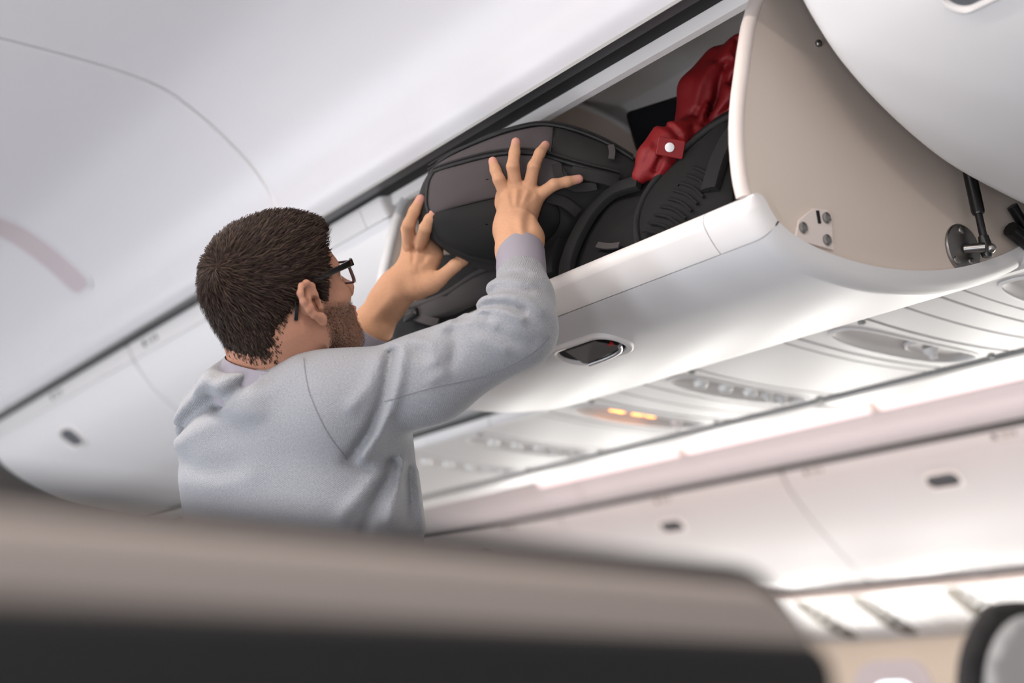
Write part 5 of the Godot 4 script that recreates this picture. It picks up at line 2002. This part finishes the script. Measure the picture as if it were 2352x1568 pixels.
func beard(t: Node3D, skin: Geo, n: FastNoiseLite) -> void:
	# stubble standing on the lower face; skin is still in the head frame
	var rng := RandomNumberGenerator.new()
	rng.seed = 5
	var g := Geo.new()
	for i in skin.v.size():
		var p := skin.v[i]
		var amount := beard_at(p)
		if amount < 0.15:
			continue
		for k in 4:
			if rng.randf() > amount:
				continue
			var q := p + Vector3(rng.randf() - 0.5, rng.randf() - 0.5, rng.randf() - 0.5) * 0.004
			var out := (q - Vector3(0.03, -0.04, 0)).normalized()
			var dir := (out * 0.75 + Vector3(-0.1, -0.6, 0) + Vector3(rng.randf() - 0.5, rng.randf() - 0.5, rng.randf() - 0.5) * 0.5).normalized()
			var side := dir.cross(out).normalized() * 0.00028
			var l := 0.0022 + 0.0018 * rng.randf()
			var b := g.v.size()
			g.v.append_array(PackedVector3Array([HEAD * (q - side), HEAD * (q + side), HEAD * (q + dir * l)]))
			var tone := rng.randf()
			var c := Color(0.022, 0.014, 0.011).lerp(Color(0.12, 0.085, 0.065), tone * tone * tone)
			for e in 3:
				g.c.append(c)
			g.tri(b, b + 1, b + 2)
	part(t, "beard", g.soft_mesh(), mats["stubble"], "short dark stubble")

func clothes(t: Node3D) -> void:
	# sweater
	var f := Field.new()
	f.fdir = Vector3(-0.50, -0.12, 0.86).normalized()
	f.cap(Vector3(0.9333, 1.4865, -2.0727), Vector3(1.0167, 1.1574, -2.1217), 0.112, 0.112, 0.08)
	f.cap(Vector3(1.0259, 1.4724, -1.9239), Vector3(1.1012, 1.1535, -1.9753), 0.110, 0.112, 0.08)
	f.cap(Vector3(0.9445, 1.5359, -2.1878), Vector3(0.9562, 1.5647, -2.0564), 0.068, 0.070, 0.06)
	f.cap(Vector3(0.9520, 1.5545, -2.0627), Vector3(0.9864, 1.5169, -1.8739), 0.066, 0.068, 0.05)
	f.cap(Vector3(0.9816, 1.4728, -1.9991), Vector3(1.0627, 1.1554, -2.0459), 0.106, 0.11, 0.08)
	f.cap(Vector3(0.9269, 1.5100, -2.0695), Vector3(0.9498, 1.5161, -1.9314), 0.066, 0.070, 0.04)
	# neckband round the collar
	var nax := (HEAD * Vector3(-0.035, -0.03, 0) - Vector3(0.925, 1.515, -1.995)).normalized()
	var ns := nax.cross(Vector3(0, 0, 1)).normalized()
	var nt := nax.cross(ns).normalized()
	var nc := Vector3(0.925, 1.515, -1.995) + nax * 0.034
	for k in 14:
		var a0 := TAU * k / 14
		var a1 := TAU * (k + 1) / 14
		f.cap(nc + (ns * cos(a0) * 1.04 + nt * sin(a0)) * 0.078, nc + (ns * cos(a1) * 1.04 + nt * sin(a1)) * 0.078, 0.014, 0.014, 0.03)
	# right sleeve
	f.cap(Vector3(0.9872, 1.5147, -1.8614), Vector3(1.0842, 1.5466, -1.7640), 0.072, 0.064, 0.045)
	f.cap(Vector3(1.0842, 1.5466, -1.7640), Vector3(1.1693, 1.6105, -1.6583), 0.064, 0.056, 0.03)
	f.cap(Vector3(1.1704, 1.6136, -1.6565), Vector3(1.1966, 1.6665, -1.6841), 0.055, 0.049, 0.03)
	f.cap(Vector3(1.1966, 1.6665, -1.6841), Vector3(1.2158, 1.7052, -1.7085), 0.048, 0.0415, 0.02)
	# left sleeve, behind his neck
	f.cap(Vector3(0.9445, 1.5359, -2.1878), Vector3(1.13, 1.515, -2.30), 0.070, 0.060, 0.04)
	f.cap(Vector3(1.13, 1.515, -2.30), Vector3(1.1636, 1.6530, -2.1729), 0.058, 0.046, 0.03)
	# seams and folds
	f.fold([Vector3(1.0204, 1.5758, -1.7676), Vector3(1.0222, 1.5429, -1.7771), Vector3(1.0204, 1.5057, -1.7905), Vector3(1.0117, 1.4654, -1.8098), Vector3(0.9968, 1.4314, -1.8314)], -0.0126, 0.0079)
	f.fold([Vector3(1.0349, 1.5739, -1.7581), Vector3(1.0364, 1.5397, -1.7682), Vector3(1.0335, 1.5025, -1.7824), Vector3(1.0242, 1.4591, -1.8031), Vector3(1.0109, 1.4282, -1.8225)], 0.0092, 0.0094)
	f.fold([Vector3(1.0063, 1.5647, -1.7812), Vector3(1.0024, 1.5275, -1.7960), Vector3(0.9860, 1.4966, -1.8177)], 0.0057, 0.0101)
	f.fold([Vector3(1.0225, 1.5863, -1.7627), Vector3(1.0427, 1.5924, -1.7466), Vector3(1.0651, 1.5830, -1.7339), Vector3(1.0741, 1.5582, -1.7358)], 0.0057, 0.0072)
	f.fold([Vector3(1.0447, 1.5614, -1.7553), Vector3(1.0619, 1.5520, -1.7463), Vector3(1.0763, 1.5612, -1.7332)], 0.0029, 0.0107)
	f.fold([Vector3(1.0534, 1.5738, -1.7452), Vector3(1.0627, 1.5644, -1.7417)], -0.0035, 0.0090)
	f.fold([Vector3(1.0726, 1.5861, -1.7277), Vector3(1.0870, 1.5674, -1.7237), Vector3(1.0870, 1.5426, -1.7318), Vector3(1.0752, 1.5333, -1.7431)], 0.0043, 0.0099)
	f.fold([Vector3(1.0909, 1.6046, -1.7089), Vector3(1.0972, 1.5798, -1.7125), Vector3(1.0926, 1.5581, -1.7229)], -0.0062, 0.0094)
	f.fold([Vector3(1.0746, 1.6078, -1.7192), Vector3(1.0890, 1.6170, -1.7061), Vector3(1.1151, 1.6188, -1.6873), Vector3(1.1378, 1.6075, -1.6750)], 0.0051, 0.0077)
	f.fold([Vector3(1.0936, 1.6213, -1.7015), Vector3(1.1113, 1.6262, -1.6875), Vector3(1.1302, 1.6230, -1.6753)], -0.0083, 0.0060)
	f.fold([Vector3(1.1096, 1.6374, -1.6850), Vector3(1.1277, 1.6398, -1.6716), Vector3(1.1492, 1.6372, -1.6574), Vector3(1.1691, 1.6272, -1.6467)], -0.0093, 0.0060)
	f.fold([Vector3(1.1158, 1.6312, -1.6827), Vector3(1.1397, 1.6298, -1.6664), Vector3(1.1683, 1.6148, -1.6513)], 0.0072, 0.0068)
	f.fold([Vector3(1.1208, 1.6510, -1.6728), Vector3(1.1417, 1.6521, -1.6578), Vector3(1.1691, 1.6445, -1.6410), Vector3(1.1925, 1.6289, -1.6297)], 0.0062, 0.0077)
	f.fold([Vector3(1.1263, 1.6665, -1.6638), Vector3(1.1477, 1.6645, -1.6495), Vector3(1.1744, 1.6619, -1.6316)], -0.0051, 0.0068)
	f.fold([Vector3(1.1271, 1.6789, -1.6592), Vector3(1.1477, 1.6819, -1.6438), Vector3(1.1755, 1.6724, -1.6274)], 0.0051, 0.0077)
	f.fold([Vector3(1.1301, 1.6944, -1.6521), Vector3(1.1504, 1.6992, -1.6363), Vector3(1.1698, 1.6929, -1.6247)], -0.0042, 0.0060)
	f.fold([Vector3(1.1299, 1.6075, -1.6806), Vector3(1.1564, 1.5888, -1.6681), Vector3(1.1863, 1.5824, -1.6492)], -0.0051, 0.0102)
	f.fold([Vector3(1.1248, 1.5889, -1.6902), Vector3(1.1535, 1.5733, -1.6752)], 0.0042, 0.0102)
	# folds pulled up from the ribs to the armpit
	f.fold([Vector3(1.0472, 1.4218, -1.7992), Vector3(1.0413, 1.3908, -1.8134), Vector3(1.0311, 1.3536, -1.8327), Vector3(1.0252, 1.3226, -1.8470)], -0.0100, 0.0090)
	f.fold([Vector3(1.0306, 1.4095, -1.8148), Vector3(1.0168, 1.3785, -1.8346), Vector3(0.9977, 1.3476, -1.8580)], 0.0092, 0.0115)
	f.fold([Vector3(1.0577, 1.4217, -1.7918), Vector3(1.0580, 1.3845, -1.8037), Vector3(1.0540, 1.3411, -1.8207)], 0.0103, 0.0086)
	f.fold([Vector3(1.0634, 1.4186, -1.7888), Vector3(1.0722, 1.3844, -1.7938), Vector3(1.0777, 1.3410, -1.8042)], -0.0060, 0.0085)
	f.fold([Vector3(1.0754, 1.4092, -1.7835), Vector3(1.0862, 1.3719, -1.7881), Vector3(1.0980, 1.3285, -1.7940)], 0.0069, 0.0079)
	f.fold([Vector3(0.9919, 1.4221, -1.8378), Vector3(1.0196, 1.4126, -1.8215), Vector3(1.0445, 1.4218, -1.8010)], -0.0069, 0.0101)
	# bunched cloth at the collar and the lifted left shoulder
	f.fold([Vector3(0.8626, 1.5035, -2.1546), Vector3(0.8819, 1.5211, -2.1354), Vector3(0.9054, 1.5414, -2.1123)], -0.0160, 0.0130)
	f.fold([Vector3(0.8538, 1.5165, -2.1566), Vector3(0.8688, 1.5436, -2.1372), Vector3(0.8993, 1.5706, -2.1070)], 0.0080, 0.0120)
	f.fold([Vector3(0.8884, 1.5506, -2.0580), Vector3(0.9088, 1.5651, -2.0390), Vector3(0.9331, 1.5756, -2.0184)], 0.0090, 0.0120)
	f.fold([Vector3(0.8884, 1.5280, -2.0654), Vector3(0.9094, 1.5385, -2.0472), Vector3(0.9284, 1.5624, -2.0261)], -0.0100, 0.0085)
	f.fold([Vector3(0.9160, 1.5249, -1.9838), Vector3(0.9407, 1.5443, -1.9602), Vector3(0.9579, 1.5767, -1.9375)], 0.0045, 0.0150)
	f.fold([Vector3(0.8686, 1.4872, -2.1558), Vector3(0.9176, 1.5060, -2.1153), Vector3(0.9738, 1.5159, -2.0727)], 0.0050, 0.0150)
	f.fold([Vector3(0.8701, 1.4573, -2.1644), Vector3(0.9045, 1.4394, -2.1462), Vector3(0.9504, 1.4412, -2.1135)], -0.0045, 0.0170)
	f.fold([Vector3(0.8895, 1.4246, -2.1616), Vector3(0.9314, 1.4142, -2.1356), Vector3(0.9760, 1.4241, -2.1011)], 0.0030, 0.0150)
	var g := Geo.new()
	f.net(0.0048, g)
	var sw := part(t, "sweater", g.soft_mesh(), mats["sweater_grey"])
	# stitched seams lying on the cloth
	for line in [[Vector3(0.8288, 1.5206, -1.6672), Vector3(0.8339, 1.4993, -1.6706), Vector3(0.8424, 1.4739, -1.6728), Vector3(0.8580, 1.4430, -1.6720), Vector3(0.8737, 1.4176, -1.6693), Vector3(0.8960, 1.3895, -1.6629)], [Vector3(0.9258, 1.4640, -1.6176), Vector3(0.9714, 1.4806, -1.5803), Vector3(1.0309, 1.4971, -1.5332), Vector3(1.0746, 1.5233, -1.4940), Vector3(1.0934, 1.5473, -1.4730)]]:
		var path := PackedVector3Array()
		for p in curve3(line, 8):
			path.append(f.drop(p, (p - Vector3(0, 1.05, 0)).normalized()))
		g = Geo.new()
		g.tube(path, 0.0009, 6)
		part(sw, "seam", g.mesh(60.0), mats["sweater_seam"])

	# shirt: collar round the neck, both cuffs
	g = Geo.new()
	var ax := (HEAD * Vector3(-0.035, -0.03, 0) - Vector3(0.925, 1.515, -1.995)).normalized()
	var cb := Vector3(0.925, 1.515, -1.995) + ax * 0.058
	var s1 := ax.cross(Vector3(0, 0, 1)).normalized()
	var s2 := ax.cross(s1).normalized()
	var rows := []
	for q in [[0.076, -0.045], [0.0765, -0.005], [0.0745, 0.010], [0.0730, 0.020], [0.0715, 0.0225], [0.0695, 0.020], [0.069, 0.0], [0.066, -0.04]]:
		var ring := PackedVector3Array()
		for k in 40:
			var a := TAU * k / 40
			ring.append(cb + s1 * cos(a) * q[0] * 1.04 + s2 * sin(a) * q[0] + ax * (q[1] + 0.004 * cos(a)))
		rows.append(ring)
	g.grid(rows, true)
	part(t, "shirt_collar", g.mesh(50.0), mats["shirt_lavender"], "lavender grey shirt collar")
	for c in [[Vector3(1.2206, 1.7134, -1.7151), Vector3(1.2481, 1.7739, -1.7557), 0.0385, 0.0375], [Vector3(1.1548, 1.6494, -2.1613), Vector3(1.1717, 1.7151, -2.0964), 0.047, 0.0415]]:
		g = Geo.new()
		var o: Vector3 = c[0]
		var e: Vector3 = c[1]
		var l := o.distance_to(e)
		g.lathe(o, e - o, PackedVector2Array([Vector2(c[2], -0.01), Vector2(c[2] + 0.001, l * 0.4), Vector2(c[3] + 0.0012, l * 0.9), Vector2(c[3] + 0.001, l - 0.002), Vector2(c[3], l), Vector2(c[3] - 0.0015, l - 0.002), Vector2(c[3] - 0.002, l * 0.5)]), 36)
		part(t, "shirt_cuff", g.mesh(50.0), mats["shirt_lavender"], "lavender grey shirt cuff")

	# trousers and shoes, hidden behind the seat
	f = Field.new()
	f.ell(Vector3(1.00, 0.98, -2.0), Vector3(0.13, 0.13, 0.175), 0.05)
	for s in [-1.0, 1.0]:
		f.chain([Vector3(1.00, 0.92, -2.0 + 0.09 * s), Vector3(1.01, 0.50, -2.0 + 0.11 * s), Vector3(0.98, 0.10, -2.0 + 0.12 * s)], [0.095, 0.075, 0.062], 0.04)
	g = Geo.new()
	f.net(0.016, g)
	part(t, "trousers", g.soft_mesh(), mats["trouser_cloth"])
	for s in [-1.0, 1.0]:
		f = Field.new()
		f.cap(Vector3(0.96, 0.045, -2.0 + 0.12 * s), Vector3(1.15, 0.038, -2.0 + 0.14 * s), 0.044, 0.037, 0.03)
		f.cap(Vector3(0.965, 0.05, -2.0 + 0.12 * s), Vector3(0.975, 0.10, -2.0 + 0.12 * s), 0.042, 0.042, 0.03)
		g = Geo.new()
		f.net(0.012, g)
		part(t, "shoe", g.soft_mesh(), mats["shoe_leather"])

func glasses() -> void:
	var o := HEAD * Vector3(0.10, 0.02, 0)
	var t := thing("eyeglasses", "black-framed eyeglasses worn by the man", "glasses", o)
	for s in [-1.0, 1.0]:
		var g := Geo.new()
		var rows := []
		var ring2 := rounded(0.054, 0.038, 0.010, 6)
		for q in [[0.0, 0.0], [0.0, 0.0035], [0.0035, 0.0035], [0.0035, 0.0]]:
			var ring := PackedVector3Array()
			for p in ring2:
				var inn: Vector2 = p * (1.0 - q[0] / 0.022)
				ring.append(HEAD * Vector3(0.0955 + q[1] - 0.008 * pow(absf(p.x + 0.0) / 0.05, 2.0) - (0.006 if p.x * s > 0.02 else 0.0) * 0.5, 0.016 + inn.y, s * 0.0345 + inn.x))
			rows.append(ring)
		g.grid(rows, true, true)
		part(t, "rim", g.mesh(40.0), mats["spectacle_brown"], "dark brown rim")
		g = Geo.new()
		var lr := PackedVector3Array()
		for p in rounded(0.051, 0.035, 0.009, 6):
			lr.append(HEAD * Vector3(0.0965, 0.016 + p.y, s * 0.0345 + p.x))
		g.fan(lr)
		part(t, "lens", g.mesh(40.0), mats["spectacle_glass"])
		# temple arm, hooked behind the ear
		g = Geo.new()
		var path := curve3([Vector3(0.0985, 0.031, 0.060 * s), Vector3(0.094, 0.0315, 0.0675 * s), Vector3(0.080, 0.0320, 0.0715 * s), Vector3(0.045, 0.0335, 0.0760 * s), Vector3(0.010, 0.0345, 0.0785 * s), Vector3(-0.010, 0.0335, 0.0790 * s), Vector3(-0.024, 0.024, 0.0785 * s), Vector3(-0.034, 0.006, 0.0765 * s), Vector3(-0.040, -0.008, 0.0740 * s)], 3)
		var trows := []
		for i in path.size():
			var tan := (path[mini(i + 1, path.size() - 1)] - path[maxi(i - 1, 0)]).normalized()
			var up := (Vector3.UP - tan * tan.y).normalized()
			var sd := tan.cross(up).normalized()
			var k := float(i) / (path.size() - 1)
			var hh := lerpf(0.0062, 0.0030, clampf(k * 1.7, 0.0, 1.0))
			var ww := lerpf(0.0022, 0.0016, k)
			var ring := PackedVector3Array()
			for q in [[-1, -0.8], [-1, 0.8], [-0.7, 1.0], [0.7, 1.0], [1, 0.8], [1, -0.8], [0.7, -1.0], [-0.7, -1.0]]:
				ring.append(HEAD * (path[i] + sd * ww * q[0] + up * hh * q[1]))
			trows.append(ring)
		g.grid(trows, true)
		g.fan(trows[0])
		g.fan(trows[trows.size() - 1])
		part(t, "temple", g.mesh(40.0), mats["spectacle_black"])
	var b := Geo.new()
	var bp := PackedVector3Array()
	for p in curve3([Vector3(0.0985, 0.020, -0.009), Vector3(0.103, 0.024, 0), Vector3(0.0985, 0.020, 0.009)], 4):
		bp.append(HEAD * p)
	b.tube(bp, 0.0022, 8)
	part(t, "bridge", b.mesh(60.0), mats["spectacle_black"])

# ------------------------------------------------------------------ seats
func seat(at: Vector3, label: String, shell: Material, w: float, turn := 0.0, screen := true) -> void:
	var t := thing("airline_seat", label, "seat", at, "airline seats in the foreground")
	t.rotation.y = turn
	var g := Geo.new()
	# upholstered back with a dark edge round the shell
	g.prism(rounded(w - 0.26, 0.74, 0.075, 8), Vector3(0, 0.735, -0.02), Vector3.RIGHT, Vector3.UP, Vector3(0, 0, -0.09), 0.02)
	part(t, "backrest", g.mesh(50.0), mats["seat_dark"], "", true)
	g = Geo.new()
	g.prism(rounded(w, 0.78, 0.085, 8), Vector3(0, 0.745, -0.004), Vector3.RIGHT, Vector3.UP, Vector3(0, 0, -0.02), 0.006)
	part(t, "edge_frame", g.mesh(50.0), mats["seat_dark"], "", true)
	# moulded back shell, a little smaller
	g = Geo.new()
	g.prism(rounded(w - 0.026, 0.752, 0.074, 8), Vector3(0, 0.745, -0.006), Vector3.RIGHT, Vector3.UP, Vector3(0, 0, 0.014), 0.006)
	part(t, "back_shell", g.mesh(50.0), shell, "", true)
	if screen:
		g = Geo.new()
		g.prism(rounded(w - 0.05, 0.24, 0.02, 5), Vector3(0, 0.970, 0.0), Vector3.RIGHT, Vector3.UP, Vector3(0, 0, 0.016), 0.004)
		var fr := part(t, "screen_frame", g.mesh(50.0), mats["black_matt"], "", true)
		g = Geo.new()
		g.prism(rounded(w - 0.13, 0.18, 0.008, 4), Vector3(0, 0.970, 0.0155), Vector3.RIGHT, Vector3.UP, Vector3(0, 0, 0.001))
		part(fr, "screen", g.mesh(), mats["screen_off"], "", true)
	g = Geo.new()
	g.box(Vector3(0, 0.40, -0.31), Vector3(w - 0.02, 0.13, 0.46), Basis.IDENTITY, 0.03)
	part(t, "seat_cushion", g.mesh(50.0), mats["seat_dark"], "", true)
	for s in [-1.0, 1.0]:
		g = Geo.new()
		g.box(Vector3(s * (w * 0.5 + 0.02), 0.60, -0.28), Vector3(0.045, 0.05, 0.40), Basis.IDENTITY, 0.012)
		part(t, "armrest", g.mesh(50.0), mats["seat_dark"], "", true)
		g = Geo.new()
		g.box(Vector3(s * (w * 0.5 - 0.05), 0.17, -0.28), Vector3(0.04, 0.34, 0.06), Basis.IDENTITY, 0.006)
		part(t, "leg", g.mesh(), mats["steel"], "", true)

func seats() -> void:
	seat(Vector3(0.330, 0.002, -0.548), "blurred taupe seat back filling the bottom of the picture", mats["seat_shell"], 0.66, deg_to_rad(9.0))
	seat(Vector3(1.292, 0.020, -0.80), "light grey seat back with dark edge at the bottom right corner", mats["seat_shell_light"], 0.50, 0.0, false)
